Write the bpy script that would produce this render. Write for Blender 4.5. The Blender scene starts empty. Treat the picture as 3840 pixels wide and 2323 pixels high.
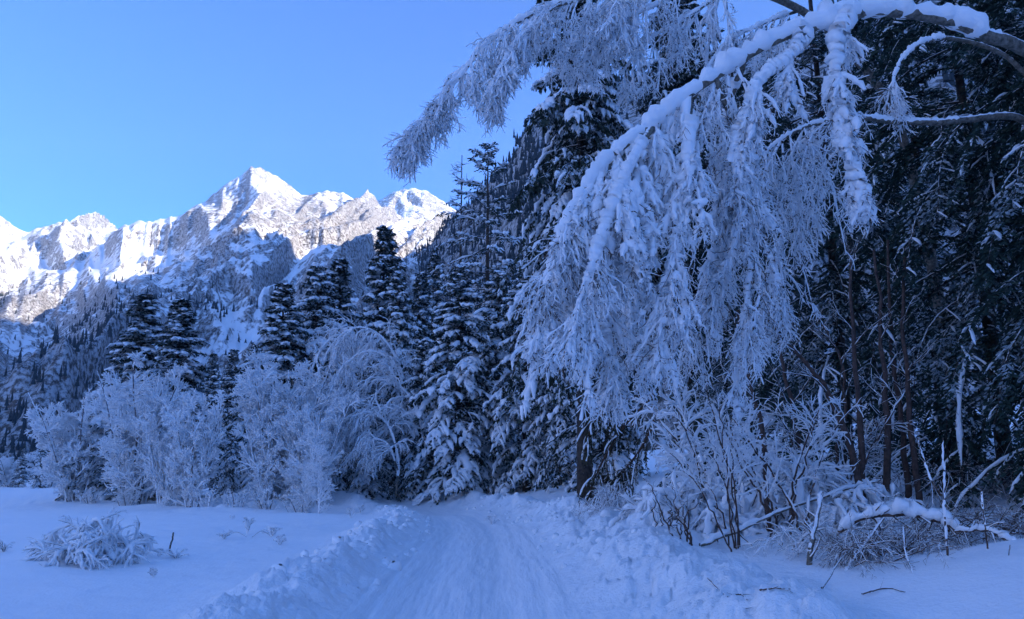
import bpy, math, numpy as np
R = math.radians
sc = bpy.context.scene
COL = sc.collection
# ------------------------------------------------------------------ camera, sky, sun, exposure
CAMZ = 1.75; PITCH = R(12.0); F = 788.0
cam = bpy.data.cameras.new('camera'); camo = bpy.data.objects.new('camera', cam); COL.objects.link(camo)
cam.sensor_width = 36; cam.lens = 36 * F / 1024; cam.clip_start = .05; cam.clip_end = 20000
camo.location = (0, 0, CAMZ); camo.rotation_euler = (R(90) + PITCH, 0, 0); sc.camera = camo
SUN_AZ, SUN_EL = R(118), R(16)                      # azimuth clockwise from +Y (into the picture)
world = bpy.data.worlds.new('World'); sc.world = world; world.use_nodes = True
wn = world.node_tree.nodes; sky = wn.new('ShaderNodeTexSky'); sky.sky_type = 'NISHITA'; sky.sun_disc = False
sky.sun_elevation = SUN_EL; sky.sun_rotation = SUN_AZ
sky.air_density = 0.42; sky.dust_density = 0.0; sky.ozone_density = 8.3
world.node_tree.links.new(sky.outputs[0], wn['Background'].inputs[0]); wn['Background'].inputs[1].default_value = .15
sun = bpy.data.lights.new('sun', 'SUN'); suno = bpy.data.objects.new('sun', sun); COL.objects.link(suno)
sun.energy = 2.6; sun.angle = R(.5); sun.color = (1.0, .90, .76)
SV = np.array([math.sin(SUN_AZ) * math.cos(SUN_EL), math.cos(SUN_AZ) * math.cos(SUN_EL), math.sin(SUN_EL)])
from mathutils import Vector
suno.rotation_euler = Vector(SV).to_track_quat('Z', 'Y').to_euler(); suno.location = (60, -40, 60)
sc.view_settings.view_transform = 'Standard'; sc.view_settings.look = 'None'
sc.view_settings.gamma = 1; sc.view_settings.exposure = 2.02; sc.view_settings.use_curve_mapping = False
sc.cycles.max_bounces = 9; sc.cycles.diffuse_bounces = 7; sc.cycles.transmission_bounces = 7; sc.cycles.glossy_bounces = 2; sc.cycles.volume_bounces = 1

# ------------------------------------------------------------------ helpers
def at(px, py, Y):                                   # ray through a picture point met at depth Y
    u = (px - 512) / F; v = (309.5 - py) / F
    dx, dy, dz = u, math.cos(PITCH) - v * math.sin(PITCH), math.sin(PITCH) + v * math.cos(PITCH)
    k = Y / dy
    return np.array([dx * k, Y, CAMZ + dz * k])
def azel(px, py):
    p = at(px, py, 100.); return math.atan2(p[0], p[1]), math.atan2(p[2] - CAMZ, math.hypot(p[0], p[1]))
def nrm(a): return a / np.maximum(np.linalg.norm(a, axis=-1, keepdims=True), 1e-9)
def _h(ix, iy, iz, seed):
    n = (ix.astype(np.int64) * 374761393 + iy.astype(np.int64) * 668265263 + iz.astype(np.int64) * 2147483647 + seed * 1274126177) & 0xffffffff
    n = ((n ^ (n >> 13)) * 1274126177) & 0xffffffff
    n = (n ^ (n >> 16)) & 0xffffffff
    return n / 4294967295.0
def noise(x, y, z=None, seed=0):                     # value noise in -1..1
    if z is None: z = np.zeros_like(x)
    xi, yi, zi = np.floor(x), np.floor(y), np.floor(z)
    fx, fy, fz = x - xi, y - yi, z - zi
    s = lambda t: t * t * t * (t * (t * 6 - 15) + 10)
    u, v, w = s(fx), s(fy), s(fz); r = 0
    for a in (0, 1):
        for b in (0, 1):
            for c in (0, 1):
                r = r + _h(xi + a, yi + b, zi + c, seed) * (u if a else 1 - u) * (v if b else 1 - v) * (w if c else 1 - w)
    return r * 2 - 1
def fbm(x, y, z=None, octv=4, seed=0, gain=.5, ridged=False):
    r = 0; a = 1; t = 0; f = 1.
    for i in range(octv):
        n = noise(x * f + i * 7.3, y * f + i * 3.1, None if z is None else z * f, seed + i)
        if ridged: n = 1 - 2 * np.abs(n)
        r = r + a * n; t += a; a *= gain; f *= 2.03
    return r / t
def cell(x, y, seed=0):                              # (distance to nearest jittered point, its hash)
    xi, yi = np.floor(x), np.floor(y); best = np.full(x.shape, 9.); hh = np.zeros(x.shape); z = np.zeros_like(x)
    for a in (-1, 0, 1):
        for b in (-1, 0, 1):
            cx, cy = xi + a, yi + b
            px = cx + _h(cx, cy, z, seed); py = cy + _h(cx, cy, z, seed + 5)
            d = np.hypot(px - x, py - y); m = d < best
            best = np.where(m, d, best); hh = np.where(m, _h(cx, cy, z, seed + 9), hh)
    return best, hh
def mesh(name, V, Fq, mat, attrs=None, smooth=True):
    me = bpy.data.meshes.new(name); V = np.ascontiguousarray(V, np.float32); Fq = np.ascontiguousarray(Fq, np.int32)
    k = Fq.shape[1]; n = len(Fq)
    me.vertices.add(len(V)); me.vertices.foreach_set('co', V.ravel())
    me.loops.add(n * k); me.loops.foreach_set('vertex_index', Fq.ravel())
    me.polygons.add(n); me.polygons.foreach_set('loop_start', np.arange(0, n * k, k, dtype=np.int32))
    try: me.polygons.foreach_set('loop_total', np.full(n, k, np.int32))
    except Exception: pass
    if smooth: me.polygons.foreach_set('use_smooth', np.ones(n, bool))
    for an, av in (attrs or {}).items():
        a = me.attributes.new(an, 'FLOAT', 'POINT'); a.data.foreach_set('value', np.ascontiguousarray(av, np.float32))
    me.update(calc_edges=True); me.validate(); me.materials.append(mat); return me
def link(name, me, parent=None, loc=None):
    o = bpy.data.objects.new(name, me); COL.objects.link(o)
    if parent:
        o.parent = parent
        if name in ('crown', 'twig', 'snow_load', 'branch', 'stalk', 'needles'): o['kind'] = 'stuff'
    if loc is not None: o.location = loc
    return o
def tag(o, label=None, cat=None, group=None, kind=None):
    if label: o['label'] = label
    if cat: o['category'] = cat
    if group: o['group'] = group
    if kind: o['kind'] = kind
    return o
def thing(name, label, cat, loc, group=None, rz=0, scale=1):
    o = bpy.data.objects.new(name, None); COL.objects.link(o); o.location = loc; o.rotation_euler = (0, 0, rz)
    o.empty_display_size = .3; o.scale = (scale,) * 3 if np.isscalar(scale) else scale
    return tag(o, label, cat, group)
def tubes(P, Rr, S=4, flat=1., lift=0.):             # P (N,K,3) centre lines, Rr (N,K) radii
    N, K, _ = P.shape
    T = nrm(np.gradient(P, axis=1)); m = nrm(P[:, -1] - P[:, 0])
    ref = np.where(np.abs(m[:, 2:3]) > .75, np.array([[.8, .6, 0.]]), np.array([[0, 0, 1.]]))[:, None, :]
    side = nrm(np.cross(T, np.broadcast_to(ref, T.shape))); up = np.cross(side, T)
    up = np.where(up[..., 2:3] < 0, -up, up) if S > 3 and lift else up
    a = np.arange(S) * 2 * np.pi / S + .5
    V = P[:, :, None, :] + Rr[:, :, None, None] * (np.cos(a)[None, None, :, None] * side[:, :, None, :] + flat * np.sin(a)[None, None, :, None] * up[:, :, None, :])
    if lift: V = V + (Rr * lift)[:, :, None, None] * np.array([0, 0, 1.])
    base = (np.arange(N) * K * S)[:, None, None]; k = (np.arange(K - 1) * S)[None, :, None]; s = np.arange(S)[None, None, :]; s2 = (s + 1) % S
    Fq = np.stack([base + k + s, base + k + s2, base + k + S + s2, base + k + S + s], -1).reshape(-1, 4)
    return V.reshape(-1, 3), Fq
def snowt(P, W, S=6, flat=.9, lift=.6, jit=.22, seed=0, wob=.18):   # lumpy snow riding on paths
    r = np.random.default_rng(seed + len(P)); N, K, _ = P.shape
    Q = np.empty((N, 2 * K - 1, 3)); Q[:, ::2] = P; Q[:, 1::2] = (P[:, 1:] + P[:, :-1]) / 2
    w = np.empty((N, 2 * K - 1)); w[:, ::2] = W; w[:, 1::2] = (W[:, 1:] + W[:, :-1]) / 2 * r.uniform(.55, 1.45, (N, K - 1))
    Q = Q + r.normal(size=Q.shape) * w[..., None] * wob
    V, Fq = tubes(Q, w, S, flat, lift); C = np.repeat((Q + (w * lift)[..., None] * np.array([0, 0, 1.])).reshape(-1, 3), S, 0)
    return C + (V - C) * (1 + jit * r.uniform(-1, 1, (len(V), 1))), Fq
def cat(parts):
    Vs, Fs, o = [], [], 0
    for V, Fq in parts: Vs.append(V); Fs.append(Fq + o); o += len(V)
    return np.concatenate(Vs), np.concatenate(Fs)
def cards(P0, D, W, L, wd):                          # leaf-shaped quads
    a = P0; b = P0 + D * (L * .45)[:, None] + W * wd[:, None]; c = P0 + D * L[:, None]; d = P0 + D * (L * .45)[:, None] - W * wd[:, None]
    V = np.stack([a, b, c, d], 1).reshape(-1, 3); return V, np.arange(len(V)).reshape(-1, 4)
def sample(P, t):                                    # point and tangent at t on its own path
    K = P.shape[1]; f = np.clip(t, 0, .9999) * (K - 1); i = f.astype(int); f = (f - i)[:, None]; n = np.arange(len(P))
    a, b = P[n, i], P[n, i + 1]; return a * (1 - f) + b * f, nrm(b - a)
def grow(P, n_per, t0, t1, L, ang, grav, K, rng, wob=.15, flatn=0., taper=.5, horiz=0., down=0.):
    N = len(P); idx = np.repeat(np.arange(N), n_per); t = rng.uniform(t0, t1, len(idx))
    p, T = sample(P[idx], t)
    rv = rng.normal(size=p.shape); rv[:, 2] *= (1 - flatn)
    perp = nrm(rv - (rv * T).sum(1, keepdims=True) * T)
    th = ang * rng.uniform(.6, 1.3, len(idx))[:, None]
    d = nrm(T * np.cos(th) + perp * np.sin(th))
    if down: d = nrm(d * (1 - down) + np.array([0, 0, -down]))
    Lc = L * rng.uniform(.55, 1.25, len(idx)) * (1 - taper * (t - t0) / max(t1 - t0, 1e-6))
    out = [p]; st = (Lc / (K - 1))[:, None]
    for k in range(K - 1):
        d = nrm(d + np.array([0, 0, -grav]) + rng.normal(size=d.shape) * wob); p = p + d * st; out.append(p)
    return np.stack(out, 1), idx, t, Lc
def spline(pts, n):                                  # Catmull-Rom through pts
    p = np.array(pts, float); p = np.vstack([2 * p[0] - p[1], p, 2 * p[-1] - p[-2]]); m = len(p) - 3
    u = np.linspace(0, m - 1e-6, n); i = u.astype(int); f = (u - i)[:, None]
    a, b, c, d = p[i], p[i + 1], p[i + 2], p[i + 3]
    return .5 * (2 * b + (c - a) * f + (2 * a - 5 * b + 4 * c - d) * f ** 2 + (3 * b - a - 3 * c + d) * f ** 3)
def taper(n, K, r0, r1, pw=1.): return r0 + (r1 - r0) * (np.linspace(0, 1, K)[None, :] ** pw) * np.ones((n, 1))

# ------------------------------------------------------------------ materials
def newmat(name, rough=.8):
    m = bpy.data.materials.new(name); m.use_nodes = True; nt = m.node_tree; b = nt.nodes['Principled BSDF']
    b.inputs['Roughness'].default_value = rough; b.inputs['Specular IOR Level'].default_value = .25
    return m, nt, b
def nz(nt, scale, detail=4, coord='Object', rough=.6, stretch=None):
    tc = nt.nodes.new('ShaderNodeTexCoord'); n = nt.nodes.new('ShaderNodeTexNoise'); n.inputs['Scale'].default_value = scale
    n.inputs['Detail'].default_value = detail; n.inputs['Roughness'].default_value = rough
    src = tc.outputs[coord]
    if stretch:
        mp = nt.nodes.new('ShaderNodeMapping'); mp.inputs['Scale'].default_value = stretch; nt.links.new(src, mp.inputs[0]); src = mp.outputs[0]
    nt.links.new(src, n.inputs['Vector']); return n.outputs['Fac']
def ramp(nt, src, stops):
    r = nt.nodes.new('ShaderNodeValToRGB'); cr = r.color_ramp
    while len(cr.elements) < len(stops): cr.elements.new(.5)
    for e, (p, c) in zip(cr.elements, stops): e.position = p; e.color = (*c, 1) if len(c) == 3 else c
    nt.links.new(src, r.inputs[0]); return r.outputs[0]
def mathn(nt, op, a, b, c=None):
    n = nt.nodes.new('ShaderNodeMath'); n.operation = op
    for i, v in enumerate((a, b, c)):
        if v is None: continue
        if isinstance(v, (int, float)): n.inputs[i].default_value = v
        else: nt.links.new(v, n.inputs[i])
    return n.outputs[0]
def mix(nt, fac, a, b):
    n = nt.nodes.new('ShaderNodeMix'); n.data_type = 'RGBA'; nt.links.new(fac, n.inputs[0])
    for i, v in ((6, a), (7, b)):
        if isinstance(v, tuple): n.inputs[i].default_value = (*v, 1)
        else: nt.links.new(v, n.inputs[i])
    return n.outputs[2]
def bump(nt, b, src, strength, dist):
    n = nt.nodes.new('ShaderNodeBump'); n.inputs['Strength'].default_value = strength; n.inputs['Distance'].default_value = dist
    nt.links.new(src, n.inputs['Height']); nt.links.new(n.outputs[0], b.inputs['Normal'])
def upz(nt):
    g = nt.nodes.new('ShaderNodeNewGeometry'); s = nt.nodes.new('ShaderNodeSeparateXYZ'); nt.links.new(g.outputs['Normal'], s.inputs[0]); return s.outputs[2]
SNOWC = (.92, .925, .93)
def snow_mat(name, s1, d1, s2, d2, rough=.65):
    m, nt, b = newmat(name, rough)
    c = ramp(nt, nz(nt, s1 * .4, 3), [(.3, (.90, .91, .92)), (.7, (.94, .945, .95))]); nt.links.new(c, b.inputs['Base Color'])
    h = mathn(nt, 'MULTIPLY_ADD', nz(nt, s1, 5), d1, mathn(nt, 'MULTIPLY', nz(nt, s2, 3), d2)); bump(nt, b, h, 1., 1.)
    return m
M_SNOW = snow_mat('fresh_snow', 1.6, .07, 24, .012)
M_BANK = snow_mat('ploughed_snow', 7, .05, 40, .012)
M_LOAD = snow_mat('snow_load', 9, .015, 60, .004)
M_CLOD = newmat('snow_clod', .7)[0]; M_CLOD.node_tree.nodes['Principled BSDF'].inputs['Base Color'].default_value = (*SNOWC, 1)
def road_mat():
    m, nt, b = newmat('packed_snow', .5)
    at_ = nt.nodes.new('ShaderNodeAttribute'); at_.attribute_name = 'lane'
    tr = nt.nodes.new('ShaderNodeAttribute'); tr.attribute_name = 'along'
    cb = nt.nodes.new('ShaderNodeCombineXYZ'); nt.links.new(mathn(nt, 'MULTIPLY', at_.outputs['Fac'], 9), cb.inputs[0]); nt.links.new(mathn(nt, 'MULTIPLY', tr.outputs['Fac'], .7), cb.inputs[1])
    n = nt.nodes.new('ShaderNodeTexNoise'); n.inputs['Scale'].default_value = 1; n.inputs['Detail'].default_value = 6; nt.links.new(cb.outputs[0], n.inputs['Vector'])
    c = ramp(nt, n.outputs['Fac'], [(.35, (.85, .87, .89)), (.65, (.94, .945, .95))]); nt.links.new(c, b.inputs['Base Color'])
    h = mathn(nt, 'MULTIPLY_ADD', n.outputs['Fac'], .03, mathn(nt, 'MULTIPLY', nz(nt, 22, 4), .02)); bump(nt, b, h, 1., 1.)
    return m
M_ROAD = road_mat()
def bark_mat(name, c0, c1, scale=14, frost=0., fnoise=9, dark=.30):
    m, nt, b = newmat(name, .85)
    c = ramp(nt, nz(nt, scale, 5), [(.3, c0), (.7, c1)])
    if frost:
        f = mathn(nt, 'MULTIPLY_ADD', nz(nt, fnoise, 3), .7, mathn(nt, 'MULTIPLY', upz(nt), .5))
        fr = ramp(nt, f, [(max(0, .62 - frost), (0, 0, 0)), (max(.05, .72 - frost), (1, 1, 1))]); c = mix(nt, fr, c, SNOWC)
    if frost >= .5: c = mix(nt, ramp(nt, nz(nt, fnoise, 4), [(dark - .03, (1, 1, 1)), (dark + .03, (0, 0, 0))]), (.93, .935, .94), c0)
    nt.links.new(c, b.inputs['Base Color'])
    if frost < .3: bump(nt, b, nz(nt, scale * 2, 5), .6, .006)
    return m
M_BARK = bark_mat('dark_bark', (.030, .022, .018), (.085, .065, .05), 10, .12)
M_BIRCH = bark_mat('birch_bark', (.05, .045, .035), (.26, .23, .19), 16, .1)
M_TWIG = bark_mat('birch_twig', (.06, .04, .035), (.13, .09, .08), 20, .52, 14, .42)
M_STEM = bark_mat('reddish_stem_bark', (.05, .032, .026), (.14, .088, .068), 12, .02)
M_FROST = bark_mat('frosted_twig', (.09, .08, .08), (.20, .18, .18), 20, .80, 6)
M_FROSTD = bark_mat('half_frosted_twig', (.05, .04, .035), (.13, .10, .08), 20, .22, 9)
M_BRUSH = bark_mat('dead_brush', (.05, .03, .02), (.13, .07, .045), 20, -.15, 9)
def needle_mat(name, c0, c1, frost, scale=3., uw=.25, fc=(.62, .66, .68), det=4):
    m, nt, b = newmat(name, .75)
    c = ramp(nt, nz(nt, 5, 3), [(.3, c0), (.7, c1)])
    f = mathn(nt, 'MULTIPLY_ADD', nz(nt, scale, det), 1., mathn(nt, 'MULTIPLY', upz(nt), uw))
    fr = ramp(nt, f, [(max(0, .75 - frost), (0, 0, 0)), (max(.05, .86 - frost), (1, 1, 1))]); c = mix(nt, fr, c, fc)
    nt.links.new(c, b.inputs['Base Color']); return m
M_NEEDLE = needle_mat('spruce_needles', (.018, .028, .022), (.045, .065, .045), .20, 1.6)
M_WOOD = newmat('distant_conifers', .9)[0]; M_WOOD.node_tree.nodes['Principled BSDF'].inputs['Base Color'].default_value = (.03, .04, .04, 1)
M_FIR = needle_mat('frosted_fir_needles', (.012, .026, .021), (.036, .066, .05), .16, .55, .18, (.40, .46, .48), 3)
M_DRY = needle_mat('hanging_needles', (.03, .035, .015), (.08, .075, .04), .08, 4)

# ------------------------------------------------------------------ road line and ground heights
def gpx(px, py):                                     # picture point on z = 0
    u = (px - 512) / F; v = (309.5 - py) / F
    dz = math.sin(PITCH) + v * math.cos(PITCH); k = -CAMZ / dz
    return np.array([u * k, (math.cos(PITCH) - v * math.sin(PITCH)) * k])
RL = spline([(-.2, -14), (-.35, 0), gpx(458, 619), gpx(464, 590), gpx(470, 560), gpx(472, 540), gpx(468, 526), gpx(446, 515), gpx(405, 509), gpx(350, 506.5), (-22, 41), (-40, 38)], 500)
_TL = nrm(np.gradient(RL, axis=0)); _CL = np.concatenate([[0], np.cumsum(np.linalg.norm(np.diff(RL, axis=0), axis=1))])
def lane(x, y):                                      # signed offset to the right of the road line, distance along it
    s = np.empty(x.shape); al = np.empty(x.shape); xf, yf = x.ravel(), y.ravel(); so, ao = s.ravel(), al.ravel()
    for i in range(0, len(xf), 20000):
        dx = xf[i:i + 20000, None] - RL[None, :, 0]; dy = yf[i:i + 20000, None] - RL[None, :, 1]
        j = np.argmin(dx * dx + dy * dy, 1); n = np.arange(len(j)); dx, dy = dx[n, j], dy[n, j]
        sg = dx * _TL[j, 1] - dy * _TL[j, 0]
        so[i:i + 20000] = np.sign(sg) * np.hypot(dx, dy); ao[i:i + 20000] = _CL[j]
    return so.reshape(x.shape), ao.reshape(x.shape)
CP = [(0, 4, 0), (-.3, 0, 0), (0, -10, 0), (-8, 0, .1), (-10, -12, 0), (9, 0, 1.0), (12, -12, 1.4)]
for px, py, Y in [(458, 600, 11.7), (466, 560, 16), (470, 530, 26), (440, 513, 42), (560, 508, 34),
                  (100, 600, 12.3), (250, 590, 12.8), (60, 550, 18.2), (180, 540, 20.5), (300, 530, 24.5), (330, 515, 34), (200, 515, 38), (60, 510, 45), (100, 496, 65), (10, 486, 170),
                  (170, 505, 47), (280, 508, 43), (330, 500, 46), (400, 494, 52), (470, 490, 52), (540, 486, 50), (590, 480, 42), (620, 520, 20), (600, 545, 16.5),
                  (700, 530, 14.6), (700, 600, 10.2), (800, 610, 9.2), (790, 540, 12.6), (850, 520, 13.5), (900, 500, 14.5), (960, 475, 17), (1020, 470, 17), (700, 495, 20), (800, 470, 22),
                  (860, 583, 9.6), (930, 564, 9.3), (1024, 545, 9.0), (1024, 600, 7.8), (900, 619, 8.3), (900, 560, 11), (1000, 540, 11), (1060, 540, 8.8)]:
    p = at(px, py, Y); CP.append(tuple(p))
CP += [(-60, 60, -.1), (-120, 150, .2), (-30, 200, .1), (60, 120, 8), (120, 200, 20), (60, 60, 6), (60, 0, 5), (40, 30, 6.5), (-60, -60, 0), (60, -60, 4), (-100, 30, 0), (0, 90, 2.5), (20, 60, 2.8)]
CP = np.array(CP, float)
def _ker(d): return np.sqrt(d * d + 4.0)
_D = np.hypot(CP[:, None, 0] - CP[None, :, 0], CP[:, None, 1] - CP[None, :, 1]); _n = len(CP)
_A = np.zeros((_n + 3, _n + 3)); _A[:_n, :_n] = _ker(_D) - np.eye(_n) * .25; _A[:_n, _n] = 1; _A[:_n, _n + 1:] = CP[:, :2]; _A[_n:, :_n] = _A[:_n, _n:].T
_W = np.linalg.solve(_A, np.concatenate([CP[:, 2], [0, 0, 0]]))
def ground(x, y, fine=True):
    x = np.asarray(x, float); y = np.asarray(y, float); r = np.hypot(x, y)
    k = np.minimum(1, 210 / np.maximum(r, 1e-6)); xc, yc = x * k, y * k
    h = np.full(x.shape, _W[_n]) + _W[_n + 1] * xc + _W[_n + 2] * yc
    for i in range(_n): h = h + _W[i] * _ker(np.hypot(xc - CP[i, 0], yc - CP[i, 1]))
    s, al = lane(x, y)
    wob = fbm(al * .35, s * .3, seed=3, octv=3)
    near = np.clip(1 - (al - 70) / 12, 0, 1); dm = cell(x * .33 + 4, y * .33, 17); dip = -.07 * np.exp(-(dm[0] / .16) ** 2) * (dm[1] > .45) + .06 * np.exp(-(dm[0] / .2) ** 2) * (dm[1] < .2)
    bl = .33 * np.exp(-((s + 2.5 + .35 * wob) / .72) ** 2) * (s < 0); br = .42 * np.exp(-((s - 2.85 - .4 * wob) / .85) ** 2) * (s > 0)
    bk = (bl + br) * (1 + .45 * fbm(al * .8, s * .8, seed=8, octv=3)) * near
    road = np.clip(1 - np.abs(s) / 1.35, 0, 1) ** .3
    h = h + bk - .10 * np.exp(-(s / 1.1) ** 4) * near
    rough = np.clip((bl + br) / .25, 0, 1) * near
    if fine:
        und = .10 * fbm(x * .22, y * .22, seed=21, octv=3) + .022 * fbm(x * 1.3, y * 1.3, seed=31, octv=3)
        h = h + dip * np.clip((np.abs(s) - 3.8) / .8, 0, 1) * (r < 60)
        h = h + und * np.clip((np.abs(s) - 1.3) / 1.5, 0, 1) * np.clip(r / 12, .4, 1) * np.clip((r < 400) * 1., 0, 1)
        wx = x + .12 * fbm(x * 3, y * 3, seed=41, octv=2); wy = y + .12 * fbm(x * 3, y * 3, seed=43, octv=2)
        for sc_, am, sd in ((1.2, .17, 50), (3.0, .10, 60), (7.5, .05, 70), (16., .02, 80)):
            d, hh = cell(wx * sc_, wy * sc_, sd)
            h = h + rough * am * (np.sqrt(np.clip(1 - (d / .62) ** 2, 0, 1)) * (.25 + hh * .9) - .35)
        h = h - near * .02 * (np.exp(-((s + 1.22 + .05 * wob) / .07) ** 2) + .6 * np.exp(-((s - .15 - .2 * wob) / .06) ** 2) + .6 * np.exp(-((s - 1.05 - .2 * wob) / .06) ** 2))
        rut = np.exp(-((np.abs(s) - .62) / .2) ** 2)
        h = h - .032 * rut * near + .015 * np.exp(-(s / .22) ** 2) * near + (np.abs(s) < 1.5) * near * (.022 * fbm(s * 6, al * .35, seed=90, octv=4) + .014 * fbm(x * 7, y * 7, seed=91, octv=3))
    return h
def G(x, y): return float(ground(np.array([x]), np.array([y]))[0])
az = np.concatenate([np.linspace(-180, -50, 40)[:-1], np.linspace(-50, -36, 36)[:-1], np.linspace(-36, 36, 540), np.linspace(36, 50, 36)[1:], np.linspace(50, 180, 40)[1:]])
rr = np.concatenate([[.3, 2, 4, 6, 7.2], np.geomspace(8, 62, 200), np.geomspace(62, 420, 40)[1:], [700, 1200, 2000, 3500]])
A_, R_ = np.meshgrid(np.radians(az), rr, indexing='ij'); X = R_ * np.sin(A_); Y = R_ * np.cos(A_)
Z = ground(X, Y); S_, AL_ = lane(X, Y)
na, nr = X.shape; V = np.stack([X, Y, Z], -1).reshape(-1, 3)
i, j = np.meshgrid(np.arange(na - 1), np.arange(nr - 1), indexing='ij'); q = i * nr + j
FQ = np.stack([q, q + nr, q + nr + 1, q + 1], -1).reshape(-1, 4); sm = S_.ravel()[FQ].mean(1); am = AL_.ravel()[FQ].mean(1)
rm = R_.ravel()[FQ].mean(1)
on = (np.abs(sm) < 1.5) & (am < 80) & (rm < 75); lb = (sm <= -1.5) & (sm > -3.7) & (am < 78) & (rm < 75); rb = (sm >= 1.5) & (sm < 4.4) & (am < 78) & (rm < 75)
def sub(name, m, mat):
    f = FQ[m]; u, inv = np.unique(f, return_inverse=True)
    o = link(name, mesh(name, V[u], inv.reshape(-1, 4), mat, {'lane': S_.ravel()[u], 'along': AL_.ravel()[u]})); o['kind'] = 'structure'; return o
sub('snowy_ground', ~(on | lb | rb), M_SNOW); sub('road', on, M_ROAD)
bankL = sub('snow_bank', lb, M_BANK); bankR = sub('snow_bank', rb, M_BANK)

# loose snow clods lying on the banks
rng = np.random.default_rng(5)
def clod(seed):
    r = np.random.default_rng(seed); n, m = 9, 6
    th = np.linspace(0, 2 * np.pi, n, endpoint=False); ph = np.linspace(-1.35, 1.35, m)
    T_, P_ = np.meshgrid(th, ph); d = np.stack([np.cos(T_) * np.cos(P_), np.sin(T_) * np.cos(P_), np.sin(P_)], -1).reshape(-1, 3)
    k = 1 + .35 * noise(d[:, 0] * 1.7 + seed, d[:, 1] * 1.7, d[:, 2] * 1.7, seed); v = d * k[:, None] * np.array([1, .8, .7])
    ii, jj = np.meshgrid(np.arange(m - 1), np.arange(n), indexing='ij'); j2 = (jj + 1) % n
    f = np.stack([ii * n + jj, ii * n + j2, (ii + 1) * n + j2, (ii + 1) * n + jj], -1).reshape(-1, 4)
    return mesh('snow_clod', v, f[:, ::1], M_CLOD)
CL = [clod(s) for s in range(6)]
for k in range(240):
    aidx = int(rng.integers(125, 330)); sgn = -1 if k % 2 else 1
    off = sgn * rng.uniform(1.25, 3.4 if sgn > 0 else 3.0); nrml = np.array([_TL[aidx, 1], -_TL[aidx, 0]]); p = RL[aidx] + nrml * off
    sz = rng.uniform(.03, .10) * (1.5 if rng.random() < .12 else 1)
    o = link('snow_clod', CL[k % 6], bankR if sgn > 0 else bankL, (p[0], p[1], G(p[0], p[1]) + sz * .2)); o.scale = (sz,) * 3; o.rotation_euler = tuple(rng.uniform(-.6, .6, 2)) + (rng.uniform(0, 6),)

# ------------------------------------------------------------------ mountains
def mount_mat(name, dark, rock0, rock1, fine):
    m, nt, b = newmat(name, .85)
    a = nt.nodes.new('ShaderNodeAttribute'); a.attribute_name = 'bare'
    n1 = nz(nt, fine, 8, rough=.68); n2 = nz(nt, fine * .28, 6, rough=.6)
    f = mathn(nt, 'MULTIPLY_ADD', a.outputs['Fac'], 1.0, mathn(nt, 'MULTIPLY_ADD', n1, 2.1, mathn(nt, 'MULTIPLY_ADD', n2, .8, -1.23)))
    fr = mathn(nt, 'MULTIPLY', ramp(nt, f, [(.38, (0, 0, 0)), (.56, (1, 1, 1))]), ramp(nt, nz(nt, fine * 3, 4, rough=.7), [(.42, (.45, .45, .45)), (.58, (1, 1, 1))]))
    rk = ramp(nt, nz(nt, fine * .5, 5), [(.35, rock0), (.65, rock1)])
    nt.links.new(mix(nt, fr, SNOWC, rk), b.inputs['Base Color'])
    bump(nt, b, n1, .35, 8.); return m
M_MT = mount_mat('snowy_rock', 0, (.035, .032, .030), (.13, .095, .07), .06)
M_HILL = mount_mat('wooded_slope', 0, (.03, .035, .03), (.08, .07, .06), .05)
def sheet(name, crest, az0, az1, nc, nrw, Rc, r0, prof, relief, mat, bare, back=500., tilt=(-.62, .78), fade=.05, seed=0):
    cp = np.array([azel(*c) for c in crest]); aa = np.linspace(az0, az1, nc); el = np.interp(aa, cp[:, 0], cp[:, 1])
    jag = fbm(aa * 260, aa * 0, seed=seed + 3, octv=4) * .0016; el = el + jag
    Rcr = Rc(aa) if callable(Rc) else np.full(nc, Rc); r0a = r0(aa) if callable(r0) else np.full(nc, float(r0))
    t = np.linspace(0, 1, nrw) ** .9; AA, TT = np.meshgrid(aa, t, indexing='ij')
    RRr = r0a[:, None] + (Rcr - r0a)[:, None] * TT; H = (CAMZ + np.tan(el) * Rcr)[:, None] * prof(TT)
    EL = np.arctan2(H, RRr); u = AA * 9; v = EL * 9        # face coordinates: about 90 px a unit
    w = fbm(u * 1.1, v * 1.1, seed=seed + 11, octv=3) * .35; ac = u * tilt[0] + v * tilt[1] + w; al = u * tilt[1] - v * tilt[0]
    rel = 0; top = np.clip((1 - TT) / fade, 0, 1) ** .7 * np.clip(TT / .08, 0, 1)
    for sc_, am, sd, st in relief: rel = rel + am * fbm(ac * sc_, al * sc_ * st, seed=seed + sd, octv=3, ridged=True)
    dsp = rel * top
    H2 = H + dsp * .75; R2 = RRr - dsp * .65
    bm = bare(u, v, TT, ac, al, rel)
    if back:                                             # far side
        R2 = np.concatenate([R2, R2[:, -1:] + back], 1); H2 = np.concatenate([H2, H2[:, -1:] * .6], 1); bm = np.concatenate([bm, bm[:, -1:]], 1); AA = np.concatenate([AA, AA[:, -1:]], 1)
    V = np.stack([R2 * np.sin(AA), R2 * np.cos(AA), H2], -1); n, m = H2.shape
    # steep rock shows through the snow
    gx = np.gradient(V, axis=0); gy = np.gradient(V, axis=1); N = nrm(np.cross(gx, gy)); st = 1 - np.abs(N[..., 2])
    bm = bm + np.clip(st - .35, -.2, .4) * .9
    i, j = np.meshgrid(np.arange(n - 1), np.arange(m - 1), indexing='ij'); q = i * m + j
    f = np.stack([q, q + m, q + m + 1, q + 1], -1).reshape(-1, 4)
    o = link(name, mesh(name, V.reshape(-1, 3), f, mat, {'bare': bm.ravel()})); o['kind'] = 'structure'
    return V, N
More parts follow.
